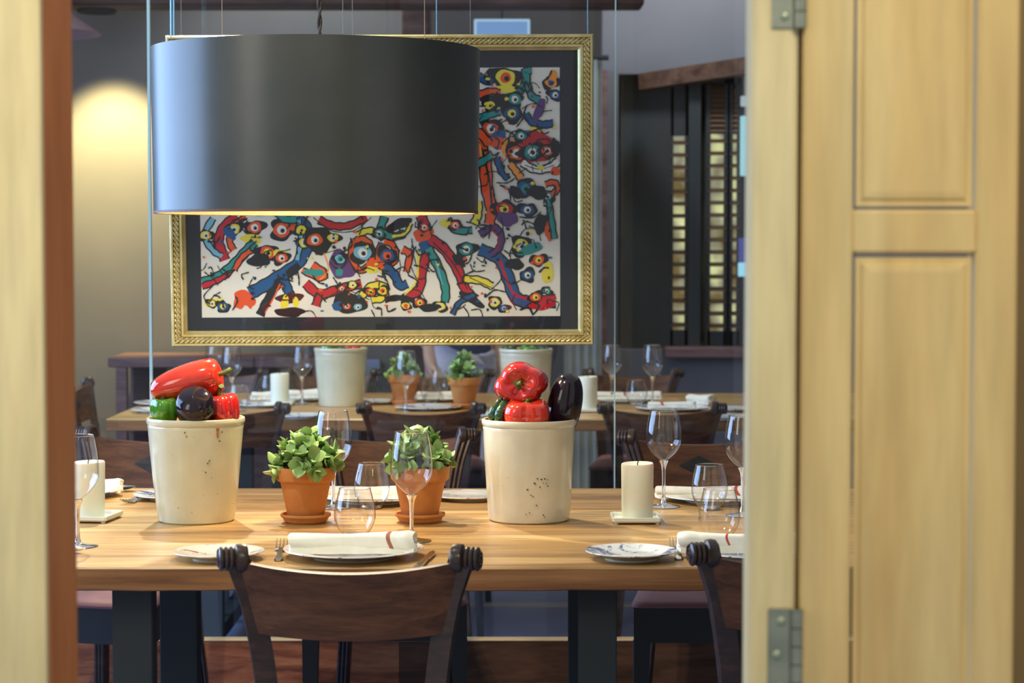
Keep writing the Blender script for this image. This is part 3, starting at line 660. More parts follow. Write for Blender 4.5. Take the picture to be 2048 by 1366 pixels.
def ribbon(path, w0, w1, mi, ol=3.0):
    pts = [Vector((p[0], p[1], 0)) for p in path]; pts = spline(pts, 6); n = len(pts)
    def strip(extra, m_):
        for i in range(n-1):
            ws = []
            for q in (i, i+1):
                t = (pts[min(q+1, n-1)] - pts[max(q-1, 0)]).normalized(); nn = Vector((-t.y, t.x, 0)); w_ = (w0 + (w1-w0)*q/(n-1))/2 + extra + min(.8, w0*.10)*math.sin(q*1.7+w0)
                ws.append((pts[q] + nn*w_, pts[q] - nn*w_))
            lay[0] -= 1 if i else 0
            flat([A(ws[0][0].x, ws[0][0].y), A(ws[1][0].x, ws[1][0].y), A(ws[1][1].x, ws[1][1].y), A(ws[0][1].x, ws[0][1].y)], m_)
    if ol: strip(ol, 1)
    if mi != 1: strip(0, mi)
    elif not ol: strip(0, 1)
def line(path, w_=2.2, mi=1): ribbon(path, w_, w_*.7, mi, 0) if mi != 1 else ribbon(path, w_, w_*.7, 1, 0)
def eye(px_, py_, r, ring, iris=None, rot=0):
    blob(px_, py_, r*1.75, r*1.35, 1, rot, .26); blob(px_, py_, r*1.15, r*.95, ring, rot, .1); blob(px_, py_, r*.62, r*.62, 0 if iris is None else iris, 0, .05); blob(px_+r*.12, py_+r*.1, r*.3, r*.3, 1, 0, .05)
random.seed(11)
# --- lower strip
ribbon([(478, 432), (452, 452), (440, 480), (448, 508), (452, 520)], 14, 16, 6)
ribbon([(494, 432), (470, 455), (462, 482), (470, 500)], 8, 10, 2)
ribbon([(430, 436), (412, 470), (428, 500), (446, 512)], 10, 8, 8)
eye(414, 470, 9, 5); eye(470, 458, 11, 5); blob(462, 466, 16, 9, 3, .6)
eye(512, 455, 12, 2); blob(505, 478, 22, 10, 5); eye(537, 505, 13, 2, 5); blob(520, 520, 22, 14, 1); eye(566, 460, 15, 2); blob(590, 455, 9, 6, 2)
ribbon([(404, 566), (440, 552), (470, 528), (496, 500), (512, 484)], 18, 14, 4); ribbon([(404, 572), (436, 560), (462, 545)], 10, 6, 6)
ribbon([(470, 540), (485, 515), (505, 500)], 8, 8, 2)
ribbon([(595, 436), (614, 452), (618, 486), (600, 524), (560, 552), (520, 576), (500, 586)], 16, 22, 3); ribbon([(600, 440), (604, 480), (596, 520)], 7, 7, 8)
eye(605, 460, 9, 5, 5); eye(610, 486, 9, 5); blob(565, 512, 16, 14, 5); eye(565, 516, 10, 2)
blob(490, 596, 24, 14, 2, .3); blob(478, 606, 10, 12, 2); blob(500, 604, 6, 12, 2)
ribbon([(600, 530), (560, 566), (535, 600), (520, 630)], 10, 12, 1); line([(565, 560), (545, 600), (530, 625)], 3, 2)
ribbon([(565, 545), (575, 575), (582, 592)], 16, 14, 3); blob(580, 596, 28, 10, 1); blob(570, 604, 8, 14, 5, .4); blob(592, 604, 6, 12, 5, -.3); blob(580, 624, 30, 10, 1, .05)
blob(425, 604, 16, 9, 5); eye(424, 606, 7, 5); eye(446, 612, 9, 3, 5)
blob(640, 480, 30, 26, 1); eye(632, 480, 13, 2); eye(668, 476, 9, 5); line([(625, 502), (650, 506), (676, 500)], 2)
ribbon([(640, 440), (668, 452), (700, 452), (736, 436)], 12, 10, 6); line([(630, 436), (666, 462), (710, 462), (745, 436)])
ribbon([(626, 530), (650, 546), (640, 556), (606, 540)], 12, 8, 2); blob(630, 545, 20, 8, 4)
line([(650, 506), (658, 540), (640, 560)], 3, 9)
blob(686, 530, 26, 30, 7); eye(682, 518, 9, 8, 4); blob(680, 544, 7, 9, 4)
ribbon([(710, 480), (704, 512), (722, 542), (745, 520), (742, 490), (726, 478), (710, 484)], 9, 9, 2); ribbon([(765, 486), (758, 514), (768, 536), (792, 520), (788, 492), (770, 484)], 9, 9, 2)
eye(727, 506, 15, 8); eye(776, 512, 13, 3, 2); blob(752, 528, 16, 9, 2); blob(744, 540, 14, 7, 5)
ribbon([(770, 534), (790, 550), (800, 572), (816, 568)], 16, 12, 3)
ribbon([(612, 566), (640, 588), (680, 578), (724, 568)], 16, 14, 6); ribbon([(640, 586), (632, 612)], 10, 14, 6); eye(706, 570, 7, 5); eye(684, 577, 6, 2)
blob(700, 606, 36, 20, 1); blob(676, 612, 12, 9, 3); eye(694, 612, 7, 2); eye(716, 614, 7, 8); line([(650, 600), (690, 580), (740, 600)], 2)
ribbon([(724, 592), (745, 572), (770, 574), (766, 596), (744, 600)], 12, 10, 5); eye(742, 584, 8, 2, 5); eye(766, 582, 8, 5, 2)
ribbon([(760, 470), (740, 462), (716, 470)], 12, 8, 5); ribbon([(772, 434), (764, 462), (786, 474), (812, 468)], 12, 12, 4); eye(760, 468, 9, 4)
blob(800, 450, 26, 11, 1, -.4); ribbon([(786, 474), (812, 468), (824, 448)], 6, 4, 5)
ribbon([(806, 500), (820, 510), (814, 545)], 12, 8, 2); line([(826, 500), (836, 540)], 2)
ribbon([(842, 432), (852, 452), (858, 486), (846, 540), (838, 580), (806, 600)], 16, 14, 6); line([(838, 500), (834, 560), (810, 590)], 5, 5)
blob(848, 470, 20, 14, 2); eye(850, 456, 8, 2); blob(856, 494, 18, 12, 3)
ribbon([(862, 480), (890, 500), (916, 540), (932, 580), (952, 600)], 18, 14, 6); line([(868, 486), (906, 526), (936, 580)], 3, 1)
ribbon([(858, 498), (880, 540), (892, 580), (890, 606)], 14, 12, 4); line([(872, 520), (886, 570)], 3, 8)
eye(840, 606, 8, 2, 5); eye(812, 612, 7, 5, 2); eye(880, 614, 9, 5); blob(860, 616, 20, 9, 1); ribbon([(770, 600), (800, 596), (830, 602)], 7, 5, 1)
ribbon([(896, 440), (914, 462), (946, 462)], 12, 10, 4); blob(894, 448, 14, 8, 5); eye(934, 500, 12, 4); blob(920, 520, 16, 10, 1, .5); eye(912, 452, 8, 2)
ribbon([(930, 560), (960, 562), (985, 574)], 12, 12, 5); line([(940, 556), (990, 580)], 2)
blob(944, 600, 28, 9, 1, .6); ribbon([(950, 590), (920, 606), (905, 630)], 8, 6, 3)
ribbon([(960, 500), (1000, 520), (1018, 560), (1032, 596), (1060, 606), (1112, 604)], 20, 22, 3); line([(1000, 520), (1014, 560), (1030, 590), (1060, 600)], 6, 6)
blob(1088, 608, 26, 14, 6, -.2); eye(1072, 596, 9, 2, 5); eye(1094, 584, 7, 4); eye(990, 606, 9, 5); eye(1008, 618, 7, 3, 8)
ribbon([(960, 470), (990, 456), (1004, 476), (998, 500), (980, 512)], 10, 9, 7); line([(985, 462), (1000, 480), (992, 504)], 3, 6)
eye(1044, 494, 14, 5); blob(1062, 500, 24, 11, 4, -.3); eye(1078, 522, 10, 2, 5); blob(1030, 530, 18, 12, 1); blob(1096, 548, 12, 20, 5, .2); eye(1056, 552, 10, 3)
# --- right strip
eye(1014, 162, 17, 5, 2); blob(1012, 184, 22, 9, 5); ribbon([(1040, 190), (1056, 166), (1052, 150), (1066, 148)], 12, 10, 4); ribbon([(1056, 168), (1064, 196), (1080, 206)], 9, 12, 4)
eye(1104, 172, 10, 9, 3); blob(1108, 158, 9, 10, 9); eye(1112, 196, 9, 3); ribbon([(960, 160), (984, 170), (980, 160)], 14, 6, 3); ribbon([(958, 196), (984, 188), (1004, 190)], 12, 6, 2)
blob(1000, 206, 34, 14, 1, -.1); eye(1032, 204, 11, 4); eye(982, 216, 9, 5, 5); ribbon([(960, 242), (984, 234), (1004, 230)], 14, 6, 4)
eye(1026, 232, 13, 3, 5); ribbon([(1054, 232), (1064, 248), (1086, 254), (1108, 252)], 9, 11, 3); ribbon([(1062, 262), (1086, 268)], 10, 8, 5); blob(1080, 226, 9, 26, 7, .3)
eye(984, 262, 14, 2); blob(1000, 276, 16, 10, 3); blob(996, 290, 18, 11, 2, .2)
blob(1066, 300, 52, 32, 6, .05); blob(1020, 300, 14, 22, 9, .2); eye(1034, 310, 14, 2); eye(1066, 308, 14, 4); eye(1096, 306, 10, 2); eye(1044, 276, 9, 4)
ribbon([(1046, 328), (1070, 342), (1098, 340), (1118, 326)], 12, 12, 0); line([(1052, 334), (1080, 342), (1110, 334)], 2); line([(1066, 334), (1068, 348)], 2); line([(1084, 336), (1086, 350)], 2); blob(1082, 338, 7, 5, 5)
ribbon([(1022, 330), (1034, 346), (1044, 360)], 10, 12, 9); ribbon([(996, 318), (1004, 346), (1018, 362)], 10, 6, 3)
ribbon([(960, 286), (972, 330), (976, 380), (984, 420), (980, 450)], 24, 16, 2); line([(966, 300), (980, 360), (986, 420)], 5, 1); line([(962, 292), (968, 340)], 4, 9)
eye(1052, 380, 14, 3, 4); blob(1034, 388, 18, 10, 1, .5); eye(1096, 396, 10, 4); ribbon([(1092, 372), (1110, 368), (1116, 382), (1104, 392)], 8, 8, 2); blob(1076, 388, 20, 14, 1)
eye(1010, 420, 14, 6, 5); blob(1016, 440, 22, 14, 7, .3); eye(1056, 422, 11, 3); line([(1040, 436), (1066, 438), (1084, 426)], 3); blob(1084, 450, 14, 22, 1, .2); blob(1100, 462, 10, 20, 2, .1)
ribbon([(960, 404), (958, 430), (950, 450)], 9, 14, 5); ribbon([(1098, 400), (1104, 440), (1110, 480)], 8, 8, 4); blob(1112, 300, 9, 20, 1); blob(1112, 346, 9, 10, 2)
# ink scribbles and splashes
for k in range(170):
    if k < 120: x, y = rnd(408, 1110), rnd(436, 625)
    else: x, y = rnd(962, 1112), rnd(148, 430)
    a = rnd(0, 6.28); L_ = rnd(14, 40); line([(x, y), (x+L_*.5*math.cos(a)+rnd(-6, 6), y+L_*.5*math.sin(a)+rnd(-6, 6)), (x+L_*math.cos(a+.5), y+L_*math.sin(a+.5))], rnd(1.8, 4.2))
for k in range(150):
    x, y = (rnd(408, 1110), rnd(436, 625)) if k < 105 else (rnd(962, 1112), rnd(148, 430)); blob(x, y, rnd(1.5, 4.5), rnd(1.5, 4), random.choice([1, 1, 1, 3, 2, 5]))
# upper left of the sheet, mostly behind the lamp
for k in range(26):
    x, y = rnd(420, 940), rnd(160, 415); eye(x, y, rnd(9, 17), random.choice([2, 3, 4, 5, 6]), random.choice([None, 5, 8])); ribbon([(x+20, y), (x+45, y+rnd(-25, 25)), (x+70, y+rnd(-30, 30))], rnd(9, 18), rnd(8, 14), random.choice([2, 3, 4, 6, 7]))
art.obj('painting', pmats, pr, smooth=False)
# wires that carry the picture
wz = 2.95 - pc.z; M_WIRE = mat('bright_steel_wire', (150, 206, 232), .25, metal=.2, emit=None)
for pxw, rr, bl in ((350, .0024, 1), (355.5, .0016, 1), (370, .0006, 0), (877, .0010, 1), (944, .0006, 0), (1177, .0010, 1), (691, .0007, 0), (710, .0007, 0)):
    xx = X(pxw, YF-.03) - pc.x
    MB().tube([(xx, -.005, PH-.002), (xx, .10, wz)], rr, 6).obj('hanging_wire', M_WIRE if bl else mat('thin_wire', (150, 146, 140), .4), pr)

# ================================================================== PERSON standing beyond the far table
def skin_body(name, joints, bones, m, parent, root=0, sub=2):
    me = bpy.data.meshes.new(name); me.from_pydata([j[0] for j in joints], bones, []); o = bpy.data.objects.new(name, me); C.objects.link(o); o.parent = parent
    sk = o.modifiers.new('skin', 'SKIN'); sk.use_smooth_shade = True
    for v_, j in zip(me.skin_vertices[0].data, joints): v_.radius = j[1]
    me.skin_vertices[0].data[root].use_root = True
    s_ = o.modifiers.new('sub', 'SUBSURF'); s_.levels = sub; s_.render_levels = sub; me.materials.append(m); return o
M_SKIN = mat('fair_skin', (216, 176, 148), .55, spec=.3)
pe = thing('person', 'standing person in navy top and pale trousers beyond the far table', 'person', (X(925, 9.0), 8.75, 0), math.radians(28))
J = [((0, 0, .93), (.125, .09)), ((0, 0, 1.08), (.105, .08)), ((0, 0, 1.26), (.135, .09)), ((0, .0, 1.38), (.11, .07)), ((0, 0, 1.44), (.045, .045)), ((0, -.01, 1.50), (.045, .048)),
     ((0, -.02, 1.56), (.070, .085)), ((0, -.015, 1.64), (.068, .085)),
     ((-.15, 0, 1.36), (.045, .045)), ((-.175, 0, 1.10), (.036, .036)), ((-.165, -.03, .87), (.024, .026)), ((-.163, -.04, .80), (.018, .032)),
     ((.15, 0, 1.36), (.045, .045)), ((.175, 0, 1.10), (.036, .036)), ((.165, -.03, .87), (.024, .026)), ((.163, -.04, .80), (.018, .032)),
     ((-.08, 0, .84), (.075, .08)), ((-.085, 0, .48), (.05, .055)), ((-.085, .01, .09), (.032, .036)), ((-.09, -.12, .035), (.035, .028)),
     ((.08, 0, .84), (.075, .08)), ((.085, 0, .48), (.05, .055)), ((.085, .01, .09), (.032, .036)), ((.09, -.12, .035), (.035, .028))]
Bn = [(0,1), (1,2), (2,3), (3,4), (4,5), (5,6), (6,7), (3,8), (8,9), (9,10), (10,11), (3,12), (12,13), (13,14), (14,15), (0,16), (16,17), (17,18), (18,19), (0,20), (20,21), (21,22), (22,23)]
for s in (-1, 1):                                    # five fingers on each hand
    hb = 11 if s < 0 else 15
    for k, (dy, ln) in enumerate(((-.026, .062), (-.009, .072), (.009, .068), (.025, .052))):
        i0 = len(J); J += [((s*.163, -.04+dy, .765), (.0085, .0085)), ((s*.161, -.044+dy, .765-ln*.55), (.008, .008)), ((s*.156, -.048+dy, .765-ln), (.0065, .0065))]
        Bn += [(hb, i0), (i0, i0+1), (i0+1, i0+2)]
    i0 = len(J); J += [((s*.158, -.075, .79), (.010, .010)), ((s*.152, -.085, .755), (.008, .008))]; Bn += [(hb, i0), (i0, i0+1)]
skin_body('body', J, Bn, M_SKIN, pe, sub=2)
skin_body('shirt', [((0, 0, .77), (.165, .130)), ((0, 0, 1.08), (.118, .095)), ((0, 0, 1.26), (.150, .105)), ((0, 0, 1.385), (.12, .08)), ((-.155, 0, 1.365), (.056, .056)), ((-.175, 0, 1.22), (.052, .052)), ((.155, 0, 1.365), (.056, .056)), ((.175, 0, 1.22), (.052, .052))],
          [(0,1), (1,2), (2,3), (3,4), (4,5), (3,6), (6,7)], mat('navy_cloth', (40, 48, 84), .9), pe)
skin_body('trousers', [((0, 0, .96), (.140, .105)), ((-.08, 0, .80), (.085, .09)), ((-.085, 0, .48), (.064, .068)), ((-.085, .01, .12), (.05, .055)), ((.08, 0, .80), (.085, .09)), ((.085, 0, .48), (.064, .068)), ((.085, .01, .12), (.05, .055))],
          [(0,1), (1,2), (2,3), (0,4), (4,5), (5,6)], mat('pale_lavender_cloth', (206, 202, 212), .9), pe)
hr = MB(); hr.sphere((0, .018, 1.655), .088, 20, 14, sc=(.98, 1.02, 1.0)); hr.sphere((0, .055, 1.56), .06, 14, 10, sc=(1.15, .7, 1.5)); hr.obj('hair', mat('brown_hair', (64, 46, 36), .6), pe)
fc = MB(); fc.sphere((0, -.108, 1.585), .013, 10, 8, sc=(.8, 1.2, 1.5))
for s in (-1, 1): fc.sphere((s*.078, -.0, 1.585), .02, 10, 8, sc=(.4, .8, 1.3))
fc.obj('nose_and_ears', M_SKIN, pe)
ey = MB()
for s in (-1, 1): ey.sphere((s*.030, -.088, 1.615), .011, 10, 8)
ey.obj('eyes', mat('eye_white', (60, 50, 46), .2), pe); mo = MB(); mo.tube([(-.022, -.094, 1.545), (0, -.099, 1.543), (.022, -.094, 1.545)], .0045, 6); mo.obj('mouth', mat('lips', (170, 96, 90), .5), pe)

# ================================================================== THINGS ON THE TABLES
def onT(px, py): p = at_z(px, py, TOP); return p
def base(px, ybase_front, r=0.0):
    """table point under a round foot of radius r whose front edge shows at ybase_front"""
    p = at_z(px, ybase_front, TOP); Y = p.y + r; return Vector((X(px, Y), Y, TOP))

# ---- stoneware crocks
def make_crock(label, m, rt, rb, h, loc, group='stoneware crocks of peppers', tilt=0):
    t = thing('stoneware_crock', label, 'crock', loc, group=group)
    def wob(p, a): k = 1 + .008*math.sin(2*a+1) + .004*math.sin(5*a+p[2]*30); return (p[0]*k, p[1]*k, p[2])
    prof = [(0, .0), (rb*.94, 0), (rb*.985, .003), (rb, .010)]
    for k in range(1, 13):
        u = k/13; prof.append((rb + (rt*.962-rb)*(u**.85), .010 + (h-.034)*u))
    prof += [(rt*.962, h-.022), (rt*.972, h-.0165), (rt*.965, h-.0145), (rt*.99, h-.011), (rt, h-.006), (rt*.992, h-.0015), (rt*.965, h)]
    mb = MB(); mb.lathe(prof, 72, mod=wob); mb.obj('body', m, t)
    prof2 = [(rt*.965, h), (rt*.93, h-.0015), (rt*.915, h-.008), (rt*.90, h-.03), (rb*.9, .02), (0, .015)]
    mb = MB(); mb.lathe(prof2, 72, mod=wob); mb.obj('rim', M_RIM, t); return t
lcl = base(389, 1051, .073); rcl = base(1058, 1050, .078)
c1 = make_crock('cream stoneware crock at the left of the near table, rust-brown drip below its rim', M_CREAM, .0955, .0745, .204, lcl)
c2 = make_crock('pale grey-white stoneware crock at the right of the near table, dark chips in its glaze', M_CREAM2, .0925, .080, .200, rcl)
dm = MB(); pt = []
def on_crock(c, rt, rb, h, px_, py_):
    Y = c.y - .09; p = at_y(px_, py_, Y); z = p.z - TOP; r = rb + (rt*.962-rb)*max(0, min(1, (z-.01)/(h-.034)))**.85
    dx = p.x - c.x; return (dx, -math.sqrt(max(r*r - dx*dx, 0)) - .0012, z)
path = [on_crock(lcl, .0955, .0745, .204, 433, y_) for y_ in (858, 861, 866, 872, 877)]
dm.tube(path, .0016, 8, radii=[.0038, .0026, .0012, .0017, .0012]); dm.obj('glaze_drip', M_DRIP, c1)
random.seed(5)
for (a_, b_) in ((1075, 958), (1083, 960), (1090, 959), (1096, 961), (1069, 967), (1071, 969), (1093, 969), (1096, 974), (1086, 968), (1080, 975), (1062, 991), (1066, 994), (1059, 1027), (1052, 1030), (1090, 1036), (1055, 980), (1087, 1032), (1073, 1012)):
    p = on_crock(rcl, .0925, .080, .200, a_, b_); MB().sphere(p, .0015, 6, 4, sc=(rnd(.6, 1.5), .5, rnd(.4, 1.0))).obj('glaze_chip', M_CHIP, c2)
for (a_, b_) in ((417, 923), (414, 928), (410, 946), (437, 884), (370, 865), (441, 866)): p = on_crock(lcl, .0955, .0745, .204, a_, b_); MB().sphere(p, .0013, 6, 4, sc=(1, .5, 1.3)).obj('glaze_chip', M_CHIP, c1)

# ---- vegetables
def pepper(name, label, m, loc, Lr, R, rot, lobes=4, taper=.6, lob=.10, stem=True, seed=0, group=None, bend=0.0, sq=.9, stem_len=.028):
    """body axis = local Z from blossom end (z=0) to stalk end (z=Lr)"""
    t = thing(name, label, 'pepper' if 'pepper' in name else 'vegetable', loc, group=group); t.rotation_euler = rot
    rg_ = random.Random(seed); n = 60; k = 30; vs = []; fs = []; ph = rg_.uniform(0, 6)
    def rr(u): return (max(0, 1 - abs(2*(1-(1-u)**1.15) - 1)**3.2))**.5
    for i in range(k+1):
        u = i/k; base_r = R * (max(1e-4, math.sin(PI*min(1, max(0, u))))**.42) * (taper + (1-taper)*min(1, u*1.25))
        z = Lr*(.5 - .5*math.cos(PI*u)); dimple = max(0, (u-.86)/.14); z -= Lr*.10*dimple**2; dim0 = max(0, (.12-u)/.12); z += Lr*.05*dim0**2
        for j in range(n):
            a = 2*PI*j/n; l = lob*(abs(math.cos(lobes*(a+ph)/2))**.8 - .6) * (1.0 if u > .1 else .6); l += .03*math.sin(a*2+ph*2) + .015*math.sin(a*3+u*5)
            r = base_r*(1 + l); bx = bend*math.sin(PI*u)
            vs.append((r*math.cos(a)+bx, r*math.sin(a)*sq, z + .03*R*math.sin(3*a+ph)))
    for i in range(k):
        for j in range(n): fs.append((i*n+j, i*n+(j+1) % n, (i+1)*n+(j+1) % n, (i+1)*n+j))
    mb = MB().add(vs, fs); mb.obj('skin', m, t)
    if stem:
        s = MB(); z = Lr*.90; s.tube(spline([(0, 0, z-.008), (0, 0, z+stem_len*.4), (.003, .002, z+stem_len*.8), (.008, .003, z+stem_len*1.05)], 4), .0048, 10, radii=[.0085, .006, .0048, .0044, .0043, .0043, .0044, .0045, .0046, .0048, .005, .0052, .0058])
        s.lathe([(0, z+.004), (.012, z+.001), (.016, z-.004)], 16); s.obj('stalk', M_PSTEM, t)
    return t
def dirrot(d): return Vector(d).to_track_quat('Z', 'Y').to_euler()
def vloc(px, py, Y): return at_y(px, py, Y)
Yc = lcl.y; GP = 'vegetables in the left crock'
a_ = vloc(303, 786, Yc-.01); b_ = vloc(446, 747, Yc-.005); dv = b_-a_
pepper('red_pepper', 'long red pepper lying on top of the left crock, stalk to the right', M_RED, a_, dv.length*1.0, .046, dirrot(dv), lobes=3, taper=.66, lob=.12, seed=3, group=GP, bend=0, sq=.95)
a_ = vloc(331, 850, Yc-.028); pepper('green_pepper', 'small bright green pepper at the left rim of the left crock', M_GREEN, a_, .055, .029, dirrot((-.05, -.10, 1)), lobes=4, taper=.8, lob=.20, seed=8, group=GP, stem_len=.012)
a_ = vloc(450, 866, Yc-.020); pepper('red_pepper', 'squat red pepper at the right rim of the left crock, stalk upright', M_RED2, a_, .078, .040, dirrot((-.12, -.05, 1)), lobes=4, taper=.72, lob=.20, seed=5, group=GP, stem_len=.022)
def aubergine(label, loc, L_, R, d, group, fat=.62):
    t = thing('aubergine', label, 'aubergine', loc, group=group); t.rotation_euler = dirrot(d); prof = []
    for i in range(25):
        u = i/24; r = R*(math.sin(PI*u**fat)**.46 if 0 < u < 1 else 0.0)*(1 - .18*max(0, (u-.5)*2)); prof.append((max(r, 1e-4), L_*u))
    MB().lathe(prof, 48).obj('skin', M_EGG, t)
    s = MB(); s.tube([(0, 0, L_-.004), (0, 0, L_+.012), (.004, 0, L_+.024)], .006, 8); s.lathe([(.004, L_+.002), (R*.45, L_-.006), (R*.55, L_-.018)], 7); s.obj('calyx', M_PSTEM, t); return t
aubergine('black aubergine in the left crock, its round end towards us', vloc(384, 792, Yc-.088), .125, .0395, (.08, .75, -.62), GP, fat=.6)
Yr = rcl.y; GR = 'vegetables in the right crock'
a_ = vloc(1052, 768, Yr+.045); b_ = vloc(1063, 771, Yr-.052); pepper('red_pepper', 'glossy dark red pepper on top of the right crock, stalk end facing us', M_RED2, a_, .104, .053, dirrot((-.16, -1, .06)), lobes=4, taper=.86, lob=.16, seed=12, group=GR, stem_len=.010, sq=.82)
a_ = vloc(1053, 868, Yr-.045); pepper('red_pepper', 'orange-red pepper under the dark red one in the right crock', M_RED, a_, .068, .046, dirrot((.02, -.15, 1)), lobes=4, taper=.86, lob=.16, seed=21, group=GR, stem_len=.010)
aubergine('black aubergine standing up at the right of the right crock', vloc(1142, 746, Yr-.0), .165, .0345, (-.20, .06, -1), GR, fat=.78)
for k, (p0, p1, p2, lab) in enumerate((((993, 858), (987, 826), (1003, 799), 'outer slim dark green pepper at the left of the right crock'), ((1002, 858), (1000, 826), (1017, 798), 'inner slim dark green pepper beside the orange-red one'))):
    t = thing('green_pepper', lab, 'pepper', vloc(*p0, Yr-.022), group=GR); o_ = t.location
    pth = spline([vloc(*p0, Yr-.022-.014*k)-o_, vloc(*p1, Yr-.032-.014*k)-o_, vloc(*p2, Yr-.03)-o_], 8); n_ = len(pth)
    MB().tube(pth, .010, 18, radii=[.0105*(1-.55*abs((i/(n_-1))-.35)**1.5) * (1 if i < n_-2 else .6) for i in range(n_)]).obj('skin', M_DGREEN, t)
    MB().tube([pth[-1], pth[-1]+Vector((.006, 0, .004))], .003, 8).obj('stalk', M_PSTEM, t)

# ---- potted succulents
def make_leaf(mb, M, L_, W, cup=.25, mi=0):
    nu, nv = 7, 5; vs = []; fs = []; th = .0016
    for side in (1, -1):
        for i in range(nu+1):
            u = i/nu; w_ = W*.5*(math.sin(PI*min(1, .08+u**1.25*.92)))**.75 * (1 if u < 1 else 0); w_ = max(w_, .0008)
            for j in range(nv):
                v = -1 + 2*j/(nv-1); edge = 1 - abs(v); yy = cup*w_*(v*v) + .10*L_*math.sin(u*2.2) ; hz = side*th*min(1, edge*3)*min(1, (1-u)*5)
                vs.append((v*w_, yy*.8 + hz, u*L_))
    r = (nu+1)*nv
    for s_ in (0, 1):
        for i in range(nu):
            for j in range(nv-1):
                q = (s_*r + i*nv+j, s_*r + i*nv+j+1, s_*r + (i+1)*nv+j+1, s_*r + (i+1)*nv+j); fs.append(q if s_ == 0 else q[::-1])
    mb.add(vs, fs, mi, M)
def make_plant(label, loc, seed, foliage_w, foliage_h, group, dense=34, pr_=.059):
    t = thing('potted_succulent', label, 'potted plant', loc, group=group)
    s = pr_/.059; h = .098*s; z0 = .012*s
    pot = MB(); pot.lathe([(0, z0), (.034*s, z0), (.0355*s, z0+.002), (.0485*s, z0+.066*s), (.0485*s, z0+.068*s), (.0535*s, z0+.070*s), (.0565*s, z0+.073*s), (.0590*s, z0+h-.003), (.0578*s, z0+h), (.0545*s, z0+h-.001), (.052*s, z0+h-.012)], 64)
    pot.obj('pot', M_TERRA, t)
    sa = MB(); sa.lathe([(0, 0), (.038*s, 0), (.040*s, .003), (.0425*s, .0045), (.0435*s, .008), (.0455*s, .0105), (.0485*s, .0125), (.0495*s, .0155), (.0485*s, .0185), (.046*s, .0175), (.043*s, .010), (.040*s, .0085), (0, .0085)], 64); sa.obj('saucer', M_TERRA, t)
    so = MB(); so.lathe([(0, z0+h-.008), (.03*s, z0+h-.006), (.0525*s, z0+h-.010)], 28, mod=lambda p, a: (p[0], p[1], p[2] + .0015*math.sin(a*5+p[0]*300))); so.obj('soil', M_SOIL, t)
    rg_ = random.Random(seed); lf = MB(); st = MB(); zt = z0+h-.008
    for k in range(dense):
        a = k*2.39996 + rg_.uniform(-.3, .3); q = math.sqrt((k+.5)/dense); out = q*foliage_w*.5*rg_.uniform(.78, 1.02)
        top = zt + foliage_h*(1 - .80*q*q)*rg_.uniform(.72, .98)
        b0 = Vector((.30*out*math.cos(a), .30*out*math.sin(a), zt)); b1 = Vector((.72*out*math.cos(a), .72*out*math.sin(a), zt+(top-zt)*.5)); b2 = Vector((out*.86*math.cos(a), out*.86*math.sin(a), top-.012))
        pth = spline([b0, b1, b2], 5); st.tube(pth, .0016, 5)
        axis = (b2-b1).normalized()
        for j in range(8):                        # pairs down the shoot, rosette at its tip
            tt = 1 - .16*(j//2); p = pth[max(0, min(len(pth)-1, int(tt*(len(pth)-1))))]
            phi = a + (j % 2)*PI + (j//2)*PI/2 + rg_.uniform(-.4, .4); open_ = rg_.uniform(.45, .95) + .15*(j//2)
            side = Vector((math.cos(phi), math.sin(phi), 0)); side = (side - axis*side.dot(axis)).normalized()
            d = (axis*math.cos(open_) + side*math.sin(open_)).normalized(); nrm = (axis*math.sin(open_) - side*math.cos(open_)).normalized(); xx = nrm.cross(d).normalized()
            M = Matrix((( xx.x, nrm.x, d.x, p.x), (xx.y, nrm.y, d.y, p.y), (xx.z, nrm.z, d.z, p.z), (0, 0, 0, 1)))
            sz = rg_.uniform(.020, .034)*s**.5*(1 - .06*(j//2)); make_leaf(lf, M, sz, sz*rg_.uniform(.68, .86), cup=rg_.uniform(.1, .5))
    lf.obj('foliage', M_LEAF, t); st.obj('stems', M_STEM, t); return t
GPL = 'succulents in terracotta pots'
p1 = base(609, 1051, .045); make_plant('left succulent in a terracotta pot on the near table, spreading low to the left', p1, 2, .150, .088, GPL)
p2 = base(839, 1050, .045); make_plant('right succulent in a terracotta pot on the near table, behind the front wine glass', p2, 9, .130, .098, GPL)

